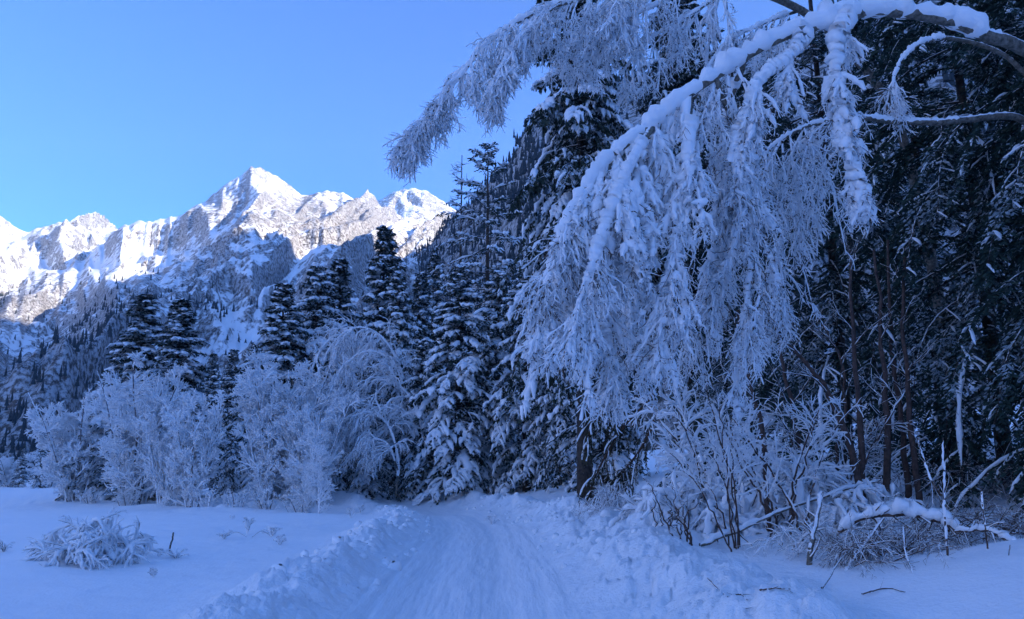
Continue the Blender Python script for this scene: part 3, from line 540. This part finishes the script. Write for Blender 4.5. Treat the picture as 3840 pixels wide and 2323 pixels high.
# ------------------------------------------------------------------ birches bent under snow
def weeping(name, label, base, limbs, seed, nsec, lsec, nter, lter, ntw, ltw, rl=(.10, .03), snow=1., spread=1.0, grav=.42, t0=.3, trunk=None, K=8, rs=(.020, .010), coat=1.7, depth=1., barkmat=None, taper_=.35, group=None, secs_t1=.99, down=0., heavy=.7, near=False):
    r = np.random.default_rng(seed); root = thing(name, label, 'birch', base, group); b = np.array(base)
    if trunk is not None: link('trunk', mesh('trunk', *tubes(np.array([spline(trunk, 24)]) - b, taper(1, 24, rl[0] * 1.5, rl[0] * .8), 9), barkmat or M_BIRCH), root)
    snows = []; tw = []; bare = []
    for li, lm in enumerate(limbs):
        P = spline(lm['p'], 80)[None] - b; r0, r1 = lm.get('r', rl); P[0, 1:-1] += np.stack([noise(np.arange(78) * .3 + li * 9, np.full(78, k * 5.), seed=seed) for k in range(3)], -1) * r0 * .22; rad = taper(1, 80, r0, r1, .8)
        link('limb', mesh('limb', *tubes(P, rad, 8), barkmat or M_BIRCH), root)
        if lm.get('snow', 1):
            w = np.clip(1 + .45 * noise(np.arange(80) * .22, np.zeros(80), seed=seed + li), .7, 1.4); s0 = int(80 * lm.get('s0', .12)); w[:s0] = .15
            amp = lm.get('snow', 1); snows.append(snowt(P, rad * (.6 + .6 * amp * w)[None] + .03 * amp * w[None] * (w[None] > .3), 9, 1.05, .55, .07, seed, .05))
        n = lm.get('n', nsec)
        if not n: continue
        q, _, t, l = grow(P, n, lm.get('t0', t0), secs_t1, lm.get('L', lsec), .9 * spread, grav, K, r, .17 if near else .12, taper=lm.get('tp', taper_), down=lm.get('down', down))
        if depth != 1: q[..., 1] = q[:, :1, 1] + (q[..., 1] - q[:, :1, 1]) * depth
        for z_ in [q]:
            q2, i2, t2, l2 = grow(q, nter, .12, .98, lter, .75, .30, 5, r, .13, taper=.4); q3, i3, *_ = grow(q2, ntw, .1, 1., ltw, .8, .16, 3, r, .17, taper=.3)
        tw += [tubes(q, taper(len(q), K, rs[0] * 1.3, rs[0] * .5), 5), tubes(q2, taper(len(q2), 5, rs[1] * 1.1, rs[1] * .5), 3), tubes(q3, taper(len(q3), 3, rs[1] * .95, rs[1] * .55), 3)]
        if near:
            g0, *_ = grow(q, 2, .05, .95, .5, .9, .22, 5, r, .22); g9, *_ = grow(g0, 3, .2, 1, .2, .8, .1, 4, r, .2)
            bare += [tubes(g0, taper(len(g0), 5, .0065, .004), 3), tubes(g9, taper(len(g9), 4, .004, .0025), 3)]
        sv = lm.get('snow', 1) * snow
        if sv > 0:
            hv = np.clip(noise(q[:, 0, 0] * 1.3, q[:, 0, 1] * 1.3, q[:, 0, 2] * 1.3, seed) * heavy + .8, .3, 1.6)
            w = r.uniform(.3, 1.3, (len(q), K)) * hv[:, None]; w[:, -1] *= .2; snows.append(snowt(q, w * rs[0] * coat * (1.1 if near else 1.4) * sv, 7, .95, .35, .28, seed + li))
            w = r.uniform(.5, 1.15, (len(q2), 5)) * hv[i2][:, None]; w[:, -1] *= .6; w *= (r.random(len(q2)) < .85)[:, None] * .9 + .1; snows.append(snowt(q2, w * rs[1] * coat * 1.5 * sv, 4, .95, .4, .35, seed + li) if near else tubes(q2, w * rs[1] * coat * 1.6 * sv, 4, .95, .4))
            if near:                                    # clumps lodged between the twigs
                m = r.choice(len(q2), int(len(q2) * .5)); c0, _ = sample(q2[m], r.uniform(.05, .7, len(m))); nb_ = len(m); dd = r.normal(size=(nb_, 3)) * np.array([.6, .6, 1]); dd = nrm(dd) * r.uniform(.03, .13, (nb_, 1))
                snows.append(snowt(np.stack([c0 - dd, c0, c0 + dd], 1), np.array([[.25, 1, .3]]) * (r.uniform(.025, .075, (nb_, 1)) * hv[i2[m]][:, None]), 6, 1, 0, .3, seed + 9))
    if bare: tag(link('bare_twig', mesh('bare_twig', *cat(bare), M_STEM), root), kind='stuff')
    link('twig', mesh('twig', *cat(tw), M_TWIG), root); link('snow_load', mesh('snow_load', *cat(snows), M_LOAD), root)
    return root
def pts(*a): return [at(*q) for q in a]
# great bough arching across the right half, thick with snow
bx, by = 9.3, 11.2; base = (bx, by, G(bx, by) - .2)
weeping('birch_tree', 'near birch whose great snow-thick limb arches over a white twig curtain', base, [
    dict(p=[(bx - .05, by, 7.6)] + pts((1024, 50, 10.8), (985, 34, 10.6), (940, 19, 10.5), (880, 11, 10.4), (820, 24, 10.3), (760, 48, 10.2), (710, 80, 10.1), (668, 112, 10.0), (630, 142, 9.9), (598, 172, 9.8), (574, 208, 9.7), (557, 250, 9.6), (547, 300, 9.6), (545, 335, 9.6)), r=(.11, .035), snow=1.0, s0=.16, t0=.46, n=64, L=1.9, tp=.82),
    dict(p=pts((700, 86, 10.1), (672, 130, 10.5), (655, 180, 10.9), (640, 230, 11.1), (632, 290, 11.2), (636, 340, 11.2)), r=(.05, .02), snow=.9, t0=.15, n=18, L=1.3),
    dict(p=pts((655, 122, 10.), (628, 170, 9.6), (606, 225, 9.4), (590, 280, 9.3), (582, 330, 9.3)), r=(.05, .02), snow=1., t0=.1, n=18, L=1.15),
    dict(p=pts((612, 160, 9.85), (592, 210, 10.2), (570, 262, 10.4), (566, 315, 10.5)), r=(.04, .02), snow=1., t0=.1, n=15, L=1.0),
    dict(p=pts((805, 30, 10.3), (800, 46, 10.2), (785, 62, 10.1), (760, 82, 10.), (742, 120, 10.), (730, 165, 10.)), r=(.05, .02), snow=1.2, t0=.25, n=9, L=1.),
    dict(p=pts((862, 12, 10.4), (842, 30, 10.2), (836, 60, 10.15), (838, 100, 10.1), (846, 140, 10.1), (862, 185, 10.1), (868, 205, 10.1)), r=(.05, .018), snow=1.5, t0=.08, n=12, L=.55),
    dict(p=pts((745, 60, 10.2), (728, 110, 10.8), (720, 170, 11.1), (716, 240, 11.2), (706, 300, 11.2)), r=(.045, .018), snow=.8, t0=.1, n=18, L=1.4),
    dict(p=pts((690, 96, 10.1), (688, 160, 9.8), (680, 220, 9.7), (668, 280, 9.7), (660, 335, 9.7)), r=(.045, .018), snow=1., t0=.1, n=18, L=1.1),
    dict(p=pts((715, 78, 10.1), (742, 150, 10.5), (752, 220, 10.7), (748, 290, 10.8), (740, 340, 10.9)), r=(.04, .016), snow=.6, t0=.1, n=18, L=1.2),
    dict(p=pts((660, 118, 10.), (648, 190, 10.3), (618, 262, 10.5), (606, 330, 10.5), (612, 375, 10.4)), r=(.04, .018), snow=1., t0=.2, n=16, L=.8),
    ], 71, 40, 1.9, 10, .50, 6, .20, trunk=[(bx + .1, by, base[2]), (bx + .05, by, 3.5), (bx - .05, by, 7.6)], depth=1.1, grav=.36, coat=2.3, rs=(.022, .010), snow=1., taper_=.3, down=.55, near=True, heavy=.9)
# second birch: long pale horizontal limb and thin twig fans
bx, by = 9.9, 12.6; base = (bx, by, G(bx, by) - .2)
weeping('birch_tree', 'second birch sending a bare pale limb level across the dark firs', base, [
    dict(p=[(bx - .05, by, 6.6)] + pts((1024, 122, 12.2), (975, 119, 12.), (930, 122, 11.9), (880, 120, 11.8), (848, 118, 11.7), (815, 124, 11.7), (785, 138, 11.6), (760, 160, 11.6)), r=(.075, .02), snow=.35, s0=.3, t0=.55, n=26, L=1.9),
    dict(p=[(bx - .05, by, 7.3)] + pts((1012, 62, 12.2), (960, 40, 12.), (925, 42, 11.9), (902, 60, 11.9), (893, 85, 11.9), (898, 105, 11.9)), r=(.05, .012), snow=.5, s0=.4, t0=.72, n=6, L=.5),
    dict(p=pts((840, 120, 11.7), (800, 175, 12.), (780, 250, 12.2), (765, 300, 12.3)), r=(.03, .012), snow=.5, t0=.1, n=24, L=1.6),
    dict(p=pts((770, 150, 11.6), (730, 210, 12.), (700, 290, 12.3), (690, 330, 12.4)), r=(.03, .012), snow=.6, t0=.1, n=26, L=1.5)],
    72, 18, 1.4, 8, .55, 5, .22, trunk=[(bx, by, base[2]), (bx, by, 3.5), (bx - .05, by, 7.4)], grav=.32, coat=1.6, rs=(.014, .0095), snow=1.25, down=.4)
# third birch, behind: its bough arches out of the picture top and droops against the sky
bx, by = 9.5, 17.; base = (bx, by, G(bx, by) - .2)
T3 = [(bx, by, base[2]), (bx - .1, by, 6.), (bx - .6, by, 10.), tuple(at(830, 30, 16.2))]
weeping('birch_tree', 'tall birch behind whose high frosted bough droops far out against the blue sky', base, [
    dict(p=pts((830, 30, 16.2), (790, 5, 15.8), (740, -14, 15.4), (690, -20, 15.), (640, -14, 14.6), (590, -4, 14.3), (548, 8, 14.), (512, 26, 13.9), (480, 52, 13.8), (456, 82, 13.7), (438, 104, 13.6), (420, 126, 13.6), (405, 144, 13.6)), r=(.10, .012), snow=.55, s0=.1, t0=.3, n=110, L=1.5, tp=.72),
    dict(p=pts((640, -14, 14.6), (600, 12, 14.9), (575, 40, 15.1), (560, 80, 15.2)), r=(.04, .012), snow=.7, t0=.05, n=20, L=1.5),
    dict(p=pts((560, 2, 14.), (520, 38, 13.6), (500, 70, 13.4), (486, 95, 13.4)), r=(.03, .012), snow=.8, t0=.05, n=16, L=.9),
    dict(p=pts((690, -18, 15.), (650, 8, 14.6), (610, 25, 14.4), (585, 60, 14.4)), r=(.04, .012), snow=.8, t0=.05, n=24, L=1.3),
    dict(p=pts((730, -12, 15.4), (690, 15, 15.2), (650, 40, 15.), (620, 75, 15.)), r=(.04, .012), snow=.7, t0=.05, n=20, L=1.6),
    dict(p=pts((800, 10, 16.), (760, 25, 15.6), (725, 45, 15.4), (700, 80, 15.4)), r=(.04, .012), snow=.6, t0=.05, n=18, L=1.7)],
    73, 60, 1.3, 9, .48, 5, .22, trunk=T3, grav=.30, coat=1.9, rs=(.016, .010), snow=1.15, taper_=.45, K=7, down=.35)
# smaller birches arching before the dark spruces across the road
for k, (lb_, px, Yd, limbs) in enumerate([
    ('bent birch bowing over the squat spruce, its frosted twigs hanging low', 408, 50, [((408, 492), (412, 440), (405, 385), (388, 345), (362, 328), (338, 338), (322, 362)), ((410, 420), (398, 372), (375, 352), (352, 358), (338, 382))]),
    ('bent birch with a frosted fan drooping over the low white spruce', 420, 48, [((420, 494), (424, 450), (416, 408), (396, 385), (370, 382), (346, 400), (338, 426)), ((422, 450), (410, 418), (390, 405), (372, 420), (362, 446))]),
    ('bent birch stooping low before the squat spruce, its fan brushing the snow', 396, 46, [((396, 496), (398, 460), (390, 430), (374, 412), (356, 412), (346, 430)), ((398, 470), (388, 445), (372, 440), (362, 455))]),
    ('thin birch bowing from behind the right frosted grove', 300, 53, [((300, 492), (304, 430), (312, 370), (330, 340), (350, 335), (362, 350)), ((303, 420), (320, 380), (336, 370), (350, 380))])]):
    b0 = at(px, 492, Yd); base = (b0[0], Yd, G(b0[0], Yd))
    weeping('birch_tree', lb_, base, [dict(p=[at(u, v, Yd + (-1.5 * j2 / 3 if li else .8 * j2 / 5)) for j2, (u, v) in enumerate(l_)], r=(.075, .02) if not li else (.04, .015), snow=.8, t0=.35 if not li else .15, n=(26, 16)[li], L=(2.6, 2.6, 2.0, 2.6)[k]) for li, l_ in enumerate(limbs)],
            80 + k, 26, 3., 8, 1.0, 4, .45, grav=.26, coat=1.9, rs=(.034, .020), snow=.85, K=6, group='birches bent over by the snow across the road')

# ------------------------------------------------------------------ brush, saplings and fallen wood on the right
def stems_thing(name, label, cat_, base, paths, r0, r1, seed, n1=6, L1=.8, n2=5, L2=.25, mat=None, snow=.5, group=None, t0=.35, ang=.6, grav=-.02, twmat=None, part='stem'):
    r = np.random.default_rng(seed); root = thing(name, label, cat_, base, group); b = np.array(base); sn = []; tw = []
    for q in paths:
        P = spline(q, 16)[None] - b; P[0, 1:-1] += r.normal(size=(14, 3)) * .02
        link(part, mesh(part, *tubes(P, taper(1, 16, r0, r1), 6), mat or M_STEM), root)
        if n1:
            g1, *_ = grow(P, n1, t0, .98, L1, ang, grav, 6, r, .12); g2, *_ = grow(g1, n2, .2, 1, L2, .7, grav, 4, r, .15)
            tw += [tubes(g1, taper(len(g1), 6, r1 * .8, r1 * .35), 4), tubes(g2, taper(len(g2), 4, r1 * .4, r1 * .2), 3)]
            if snow: sn += [tubes(g1, r.uniform(.2, 1.3, (len(g1), 6)) * r1 * .9 * snow, 4, .8, .9), tubes(g2, r.uniform(.1, 1.2, (len(g2), 4)) * r1 * .6 * snow, 3, .8, .8)]
        if snow: sn.append(tubes(P, np.abs(r.normal(size=(1, 16))) * r1 * .8 * snow, 5, .8, 1.2))
    if tw: link('twig', mesh('twig', *cat(tw), twmat or M_FROSTD), root)
    if sn: link('snow_load', mesh('snow_load', *cat(sn), M_LOAD), root)
    return root
def gp(px, py, Y): p = at(px, py, Y); return np.array([p[0], Y, G(p[0], Y) - .12])
gt = 'slim reddish young trees on the shaded slope'
for k, (lb_, b, mids, r0) in enumerate([
    ('slim young tree leaning far over toward the birch curtain', (866, 520, 13.6), ((850, 450), (832, 400), (806, 362), (780, 335), (752, 300)), .055),
    ('upright young tree with paired stem beside the leaning one', (862, 522, 14.), ((862, 440), (856, 380), (852, 320), (850, 250)), .055),
    ('young tree with scarred reddish trunk, middle of the upright row', (888, 512, 14.2), ((888, 440), (884, 380), (880, 330), (874, 250)), .058),
    ('young tree with a straight trunk next to the scarred one', (908, 508, 14.4), ((904, 440), (896, 380), (890, 330), (888, 240)), .05),
    ('young tree with lightly curved trunk, farthest up the upright row', (920, 508, 14.), ((912, 440), (908, 380), (902, 320), (906, 240)), .05),
    ('young tree with snapped lean beside the frost-laden brush', (808, 505, 14.8), ((800, 440), (790, 395), (780, 350), (772, 300)), .045),
    ('thin young tree at the foot of the twig curtain', (768, 510, 13.6), ((765, 440), (752, 395), (742, 350), (738, 310)), .04),
    ('thin forked young tree behind the mound of snowed brush', (836, 500, 15.), ((838, 450), (846, 410), (840, 360), (820, 320)), .03)]):
    B = gp(*b); Yd = b[2]
    stems_thing('young_tree', lb_, 'young tree', tuple(B), [[B] + [at(u, v, Yd + .25 * j2) for j2, (u, v) in enumerate(mids)]], r0 * 1.15, .025, 90 + k, 6, .9, 5, .4, M_STEM, .4, gt, ang=.75)
def fan(px, py, Yd, n, hgt, spr, seed):
    r = np.random.default_rng(seed); B = gp(px, py, Yd); out = []
    for k in range(n):
        a = r.uniform(-1, 1); b_ = B + np.array([r.normal() * .12, r.normal() * .12, 0]); h = hgt * r.uniform(.55, 1); s = spr * a
        out.append([b_, b_ + np.array([s * .22, r.normal() * .1, h * .35]), b_ + np.array([s * .6, r.normal() * .2, h * .7]), b_ + np.array([s, r.normal() * .3, h])])
    return tuple(B), out
B, q = fan(732, 532, 12.6, 6, 2.7, 1.0, 1); stems_thing('bare_shrub', 'bare shrub with a fan of reddish stems rising from the snow below the curtain', 'shrub', B, q, .014, .007, 101, 9, .7, 6, .28, snow=1.0, twmat=M_FROST)
B, q = fan(690, 540, 12.4, 6, 1.1, .5, 2); stems_thing('bare_shrub', 'short cluster of thin red shoots nearest the ploughed snow', 'shrub', B, q, .016, .006, 102, 3, .3, 2, .12, snow=.6)
B, q = fan(668, 535, 13., 5, .9, .3, 12); stems_thing('bare_shrub', 'few thin dark shoots beside the hanging dry bough', 'shrub', B, q, .012, .005, 112, 2, .25, 2, .1, snow=.6)
B, q = fan(795, 520, 13., 7, 2.3, 1.1, 3); stems_thing('frosted_shrub', 'frosted shrub with many snow-lined twigs between the stem fan and the leaning young tree', 'shrub', B, q, .022, .009, 103, 10, .9, 7, .32, snow=1.9, twmat=M_FROST, grav=.06, ang=.9)
B, q = fan(830, 500, 14.6, 6, 2.3, 1.1, 4); stems_thing('frosted_shrub', 'frosted shrub arching its snowy twigs around the young tree trunks', 'shrub', B, q, .022, .009, 104, 11, 1.0, 8, .35, snow=1.4, twmat=M_FROSTD, grav=.10, ang=.9)
B, q = fan(708, 500, 15.2, 8, 2.9, 1.2, 5); stems_thing('frosted_shrub', 'snow-smothered shrub right behind the stem fan under the curtain', 'shrub', B, q, .024, .011, 105, 10, 1.0, 7, .35, snow=3.4, twmat=M_FROST, grav=.10, ang=.9)
# snow-covered low shrubs: boughs bowed to the ground under thick snow
def bowed(name, label, cat_, px, py, Yd, n, L, h, seed, thick, mat, lift=1., nn=7, group=None, width=1., snowk=1.):
    r = np.random.default_rng(seed); B = gp(px, py, Yd) + np.array([0, 0, .1]); root = thing(name, label, cat_, tuple(B), group); a = r.uniform(0, 6.28, n); l = L * r.uniform(.45, 1.1, n); K = 9; t = np.linspace(0, 1, K)
    P = np.zeros((n, K, 3)); rb = np.sqrt(r.random(n)) * L * .55; ab = r.uniform(0, 6.28, n); a2 = a[:, None] + t * r.normal(size=(n, 1)) * .9
    st = np.stack([np.cos(a2), np.sin(a2)], -1) * (l * .75 / (K - 1))[:, None, None]; st[:, 0] = 0; P[..., :2] = np.cumsum(st, 1)
    P[..., 0] = (P[..., 0] + (rb * np.cos(ab))[:, None]) * width; P[..., 1] += (rb * np.sin(ab))[:, None]
    P[..., 2] = (h * (1 - .5 * rb / L / .55) * r.uniform(.35, 1.1, n))[:, None] * (np.sin(np.clip(t * 1.25 + .18, 0, 1.25) * math.pi * .62) * 1.05 - .30 - .35 * t ** 3); P += np.cumsum(r.normal(size=P.shape) * .03, 1) * np.array([1, 1, .7])
    gr = ground(P[..., 0] + B[0], P[..., 1] + B[1], False) - B[2]; P[..., 2] = np.maximum(P[..., 2] + gr * t, gr + .02)
    g1, *_ = grow(P, nn, .2, .98, L * .38, .8, .14, 6, r, .12); g2, *_ = grow(g1, 4, .2, 1., L * .13, .8, .08, 3, r, .15)
    link('branch', mesh('branch', *cat([tubes(P, taper(n, K, thick, thick * .4), 5), tubes(g1, taper(len(g1), 6, thick * .45, thick * .2), 4), tubes(g2, taper(len(g2), 3, thick * .27, thick * .13), 3)]), mat), root)
    w = r.uniform(.5, 1.4, (n, K)); w[:, -1] *= .4; w1 = r.uniform(.2, 1.3, (len(g1), 6)); w1[:, -1] *= .3
    link('snow_load', mesh('snow_load', *cat([snowt(P, w * .055 * lift * snowk, 6, .75, .7, .35), tubes(g1, w1 * .045 * lift * snowk, 4, .75, .7), tubes(g2[::3], r.uniform(.1, 1, (len(g2[::3]), 3)) * .022 * lift * snowk, 3, .8, .6)]), M_LOAD), root); return root
bowed('fallen_shrub', 'collapsed shrub bowed flat under snow in the open field, dark twigs showing', 'shrub', 88, 562, 16.6, 34, 1.5, 1.15, 201, .012, M_FROSTD, .85, 13, width=1.0)
bowed('snowed_shrub', 'heap of snow-pressed boughs under the curtain by the stem fan', 'shrub', 700, 505, 14.6, 34, 1.5, 1.2, 202, .02, M_FROSTD, 1.3)
bowed('snowed_shrub', 'snow-pressed boughs bowed over beside the young tree trunks', 'shrub', 806, 505, 14.2, 34, 1.5, 1.5, 203, .02, M_FROSTD, 1.0)
bowed('snowed_shrub', 'snow-pressed twigs at the foot of the leaning young tree', 'shrub', 850, 512, 13.4, 22, 1.1, 1.0, 204, .016, M_FROSTD, .8)
bowed('brushwood', 'tangle of brown dead brushwood behind the snow mound', 'brushwood', 880, 560, 10.9, 46, 1.35, .6, 205, .008, M_BRUSH, .35, 9, snowk=.3)
bowed('brushwood', 'brown brushwood spilling out from the corner behind the snow mound', 'brushwood', 985, 545, 11.4, 46, 1.5, .65, 206, .008, M_BRUSH, .3, 9, snowk=.25)
bowed('brushwood', 'thin wiry brushwood between the young trunks and the fallen limb', 'brushwood', 820, 545, 12.2, 30, 1.0, .6, 207, .007, M_FROSTD, .22, 7)
bowed('brushwood', 'dark wiry undergrowth on the slope under the firs', 'brushwood', 990, 490, 14.6, 50, 2.2, 1.0, 208, .010, M_BRUSH, .4, 9, snowk=.25)
# hanging dry bough of spruce by the bank
r_ = np.random.default_rng(9)
root = thing('dry_bough', 'drooping olive-brown conifer bough trailing to the ground at the end of the bank', 'bough', tuple(gp(600, 515, 20.)))
B = np.array(root.location); lim = [pts((650, 400, 20.6), (625, 425, 20.3), (606, 455, 20.), (592, 485, 19.9), (588, 512, 19.8)), pts((655, 420, 20.6), (640, 450, 20.2), (622, 475, 20.), (612, 505, 19.8)), pts((640, 395, 20.8), (612, 405, 20.5), (592, 425, 20.2), (586, 450, 20.1))]
P = np.array([spline(q, 14) for q in lim]) - B; link('branch', mesh('branch', *tubes(P, taper(3, 14, .04, .012), 5), M_BRUSH), root)
g1, *_ = grow(P, 60, .05, 1, .95, .8, .35, 6, r_, .14); i2 = np.repeat(np.arange(len(g1)), 30); q, T = sample(g1[i2], r_.uniform(0, 1, len(i2))); D = nrm(T * .6 + r_.normal(size=q.shape) * .5 - np.array([0, 0, .5]))
link('twig', mesh('twig', *tubes(g1, taper(len(g1), 6, .009, .004), 3), M_BRUSH), root); link('needles', mesh('needles', *cards(q, D, nrm(np.cross(D, r_.normal(size=D.shape))), r_.uniform(.06, .14, len(i2)), np.full(len(i2), .013)), M_DRY, smooth=False), root)
m_ = r_.random(len(g1)) < .45; link('snow_load', mesh('snow_load', *tubes(g1[m_], r_.uniform(.1, 1, (m_.sum(), 6)) * .035, 4, .8, .8), M_LOAD), root)
# fallen limb under a thick line of snow, broken shoots and loose sticks
def stick(name, label, cat_, P, r0, r1, sn=0., mat=None, twigs=0, seed=1, L=.3, group=None):
    r = np.random.default_rng(seed); b = np.array(P[0], float); root = thing(name, label, cat_, tuple(b), group); K = 18; Q = spline(P, K)[None] - b; Q[0, 1:-1] += r.normal(size=(K - 2, 3)) * r0 * .25
    link('branch', mesh('branch', *tubes(Q, taper(1, K, r0, r1), 6), mat or M_STEM), root)
    ss = []
    if sn: w = 1 + .5 * noise(np.arange(K) * .8, np.zeros(K), seed=seed); w[0] = w[-1] = .2; ss.append(snowt(Q, (w * sn * .8)[None], 9, .85, .8, .2, seed))
    if twigs:
        g1, *_ = grow(Q, twigs, .1, .98, L, .8, 0, 5, r, .14); link('twig', mesh('twig', *tubes(g1, taper(len(g1), 5, r1, r1 * .4), 4), M_FROSTD), root)
        if sn: ss.append(tubes(g1, r.uniform(.1, 1, (len(g1), 5)) * sn * .25, 4, .8, .7))
    if ss: link('snow_load', mesh('snow_load', *cat(ss), M_LOAD), root)
stick('fallen_limb', 'fallen limb lying level under a thick white line of snow above the brushwood', 'fallen branch', pts((838, 532, 11.2), (862, 518, 11.1), (885, 515, 11.), (915, 516, 10.9), (942, 522, 10.8), (958, 532, 10.7)), .03, .02, .085, twigs=14, seed=3)
stick('fallen_limb', 'thinner snow-topped branch running down to the mound from the fallen limb', 'fallen branch', pts((955, 532, 10.6), (985, 530, 10.4), (1010, 540, 10.2), (1040, 556, 10.)), .022, .014, .045, twigs=8, seed=4)
stick('fallen_limb', 'snow-capped crooked branch dropping from the level fallen limb', 'fallen branch', pts((884, 518, 10.9), (868, 540, 10.8), (856, 556, 10.7), (846, 572, 10.6)), .014, .008, .02, twigs=7, seed=5)
stick('fallen_limb', 'long grey snow-lined branch slanting through the frosted shrubs', 'fallen branch', pts((700, 545, 12.5), (740, 530, 12.8), (780, 512, 13.), (830, 495, 13.3), (880, 480, 13.6)), .03, .018, .04, M_BIRCH, twigs=8, seed=6)
stick('dead_stub', 'leaning snow-plastered stub before the young tree trunks', 'stub', [gp(808, 565, 11.2), at(812, 540, 11.3), at(818, 515, 11.5), at(822, 492, 11.7)], .04, .025, .03, M_BIRCH, twigs=5, seed=7)
gu = 'upright snow-knobbed shoots before the firs'
stick('shoot', 'straight upright shoot with a snow knob, tallest before the firs', 'shoot', [gp(948, 560, 10.2), at(945, 520, 10.2), at(944, 480, 10.2), at(943, 438, 10.2)], .014, .007, .018, seed=8, twigs=4, L=.15, group=gu)
stick('shoot', 'shoot leaning into the tallest one with snow in the fork', 'shoot', pts((942, 495, 10.2), (932, 482, 10.2), (924, 460, 10.2), (917, 438, 10.2)), .012, .006, .012, seed=9, twigs=3, L=.15, group=gu)
stick('shoot', 'lone upright shoot near the mound edge', 'shoot', [gp(990, 575, 9.8), at(987, 540, 9.8), at(983, 510, 9.8), at(981, 488, 9.8)], .012, .006, .014, seed=10, twigs=3, L=.15, group=gu)
stick('shoot', 'short dark shoot poking from the mound crest', 'shoot', [gp(1006, 570, 9.1), at(1008, 560, 9.1), at(1010, 545, 9.1)], .008, .004, 0, seed=11, group=gu)
stick('shoot', 'crooked dark shoot with dry leaves at the brushwood edge', 'shoot', [gp(918, 588, 9.4), at(912, 570, 9.6), at(905, 550, 9.8), at(903, 525, 10.)], .009, .005, .01, seed=12, twigs=5, L=.12, group=gu)
def gl(px, py, dz=.03):
    # walk out along the view ray to the snow surface
    for Y_ in np.arange(7.5, 60, .1):
        p = at(px, py, Y_)
        if p[2] <= G(p[0], p[1]) + dz: return p
    return p
gk = 'loose sticks lying on the snow'
for k, (lb_, q) in enumerate([('bare stick lying on the snow below the stem fan', [(708, 578), (722, 592), (738, 606), (750, 610)]), ('short twig lying beside the longer stick on open snow', [(728, 597), (740, 594), (748, 600)]), ('reddish straight stick leaning out of the brushwood onto the snow', [(822, 588), (845, 568), (868, 542)]), ('thin curved twig on the snow in front of the mound', [(862, 594), (885, 588), (905, 592)]),
                              ('little bowed twig lying across the snow before the stub', [(760, 590), (775, 588), (790, 589)])]):
    P = [gl(u, v, .03) for u, v in q]
    if k == 2: P[1][2] += .15; P[2] = at(868, 542, P[1][1] + .3)
    stick('stick', lb_, 'stick', P, .011, .006, 0, M_STEM, twigs=3, seed=30 + k, L=.2, group=gk)
# stake and twigs in the field
p = gl(168, 552, 0); stick('stake', 'short weathered stake standing in the field beside the collapsed shrub', 'stake', [p - np.array([0, 0, .15]), p + np.array([.05, 0, .15]), p + np.array([.09, 0, .42])], .022, .018, .012, M_BIRCH, seed=50)
ge = 'frosted weed tufts poking through the field snow'
for k, (lb_, px, py, w_, h_) in enumerate([('frosted weed tuft at the foot of the stake', 176, 558, .45, .2), ('frosted tuft at the end of the bowed red twig', 224, 539, .3, .22), ('cone-shaped frosted tuft halfway along the bowed twigs', 247, 535, .2, .45), ('spreading frosted tuft beyond the cone-shaped one', 272, 536, .5, .25), ('little dark tuft below the spreading one', 280, 545, .25, .25),
                                           ('small weed tuft near the crest of the ploughed snow', 351, 518, .35, .4), ('weed tuft beside the plough crest, the smaller of two', 361, 514, .25, .45), ('tiny weed tip alone in the open field', 153, 578, .1, .18), ('tiny tuft at the field edge of the view', 4, 552, .4, .25), ('dark leafy tuft stuck in the far side bank', 492, 524, .35, .3)]):
    p = gl(px, py, 0); r = np.random.default_rng(300 + k); n = 16; a = r.uniform(0, 6.28, n); P = np.zeros((n, 5, 3)); t = np.linspace(0, 1, 5)
    P[..., 0] = np.cos(a)[:, None] * w_ * t * r.uniform(.2, .8, (n, 1)); P[..., 1] = np.sin(a)[:, None] * w_ * t * .6; P[..., 2] = h_ * r.uniform(.5, 1.1, (n, 1)) * np.sin(t * 1.9) - .03
    g1, *_ = grow(P, 4, .3, 1, h_ * .35, .7, .05, 4, r, .15); root = thing('weed_tuft', lb_, 'weed tuft', tuple(p), ge)
    link('stalk', mesh('stalk', *cat([tubes(P, taper(n, 5, .007, .004), 4), tubes(g1, taper(len(g1), 4, .005, .003), 3)]), M_FROSTD), root); link('snow_load', mesh('snow_load', *cat([tubes(P, r.uniform(.2, 1.2, (n, 5)) * .018, 5, .8, .6), tubes(g1, r.uniform(.1, 1, (len(g1), 4)) * .012, 4, .8, .6)]), M_LOAD), root)
stick('bowed_twig', 'thin red twig bowed between two frosted tufts in the field', 'twig', [gl(224, 538), at(236, 532, gl(236, 536)[1]), gl(247, 537)], .008, .005, .006, M_STEM, seed=61)
stick('bowed_twig', 'second bowed red twig running on to the spreading tuft', 'twig', [gl(252, 537), at(262, 531, gl(262, 536)[1]), gl(272, 537)], .008, .005, .006, M_STEM, seed=62)

bowed('brushwood', 'dry brown grass and twigs at the foot of the drooping olive conifer bough', 'brushwood', 612, 512, 18.5, 40, 1.0, .8, 209, .007, M_BRUSH, .4, 8, snowk=.4)
# bark chips and needles scattered on the ploughed snow
r = np.random.default_rng(77); n = 260; k = r.integers(120, 340, n); off = r.choice([-1, 1], n, p=[.35, .65]) * r.uniform(1.2, 3.9, n)
px_ = RL[k, 0] + _TL[k, 1] * off; py_ = RL[k, 1] - _TL[k, 0] * off; q = np.stack([px_, py_, ground(px_, py_) + .012], -1); D = nrm(r.normal(size=(n, 3)) * np.array([1, 1, .25])); W = nrm(np.cross(D, np.array([0, 0, 1.])))
tag(link('bark_litter', mesh('bark_litter', *cards(q, D, W, r.uniform(.02, .07, n), r.uniform(.004, .012, n)), M_BRUSH, smooth=False)), 'brown bark chips and needles scattered over the ploughed snow banks', 'litter', kind='stuff')
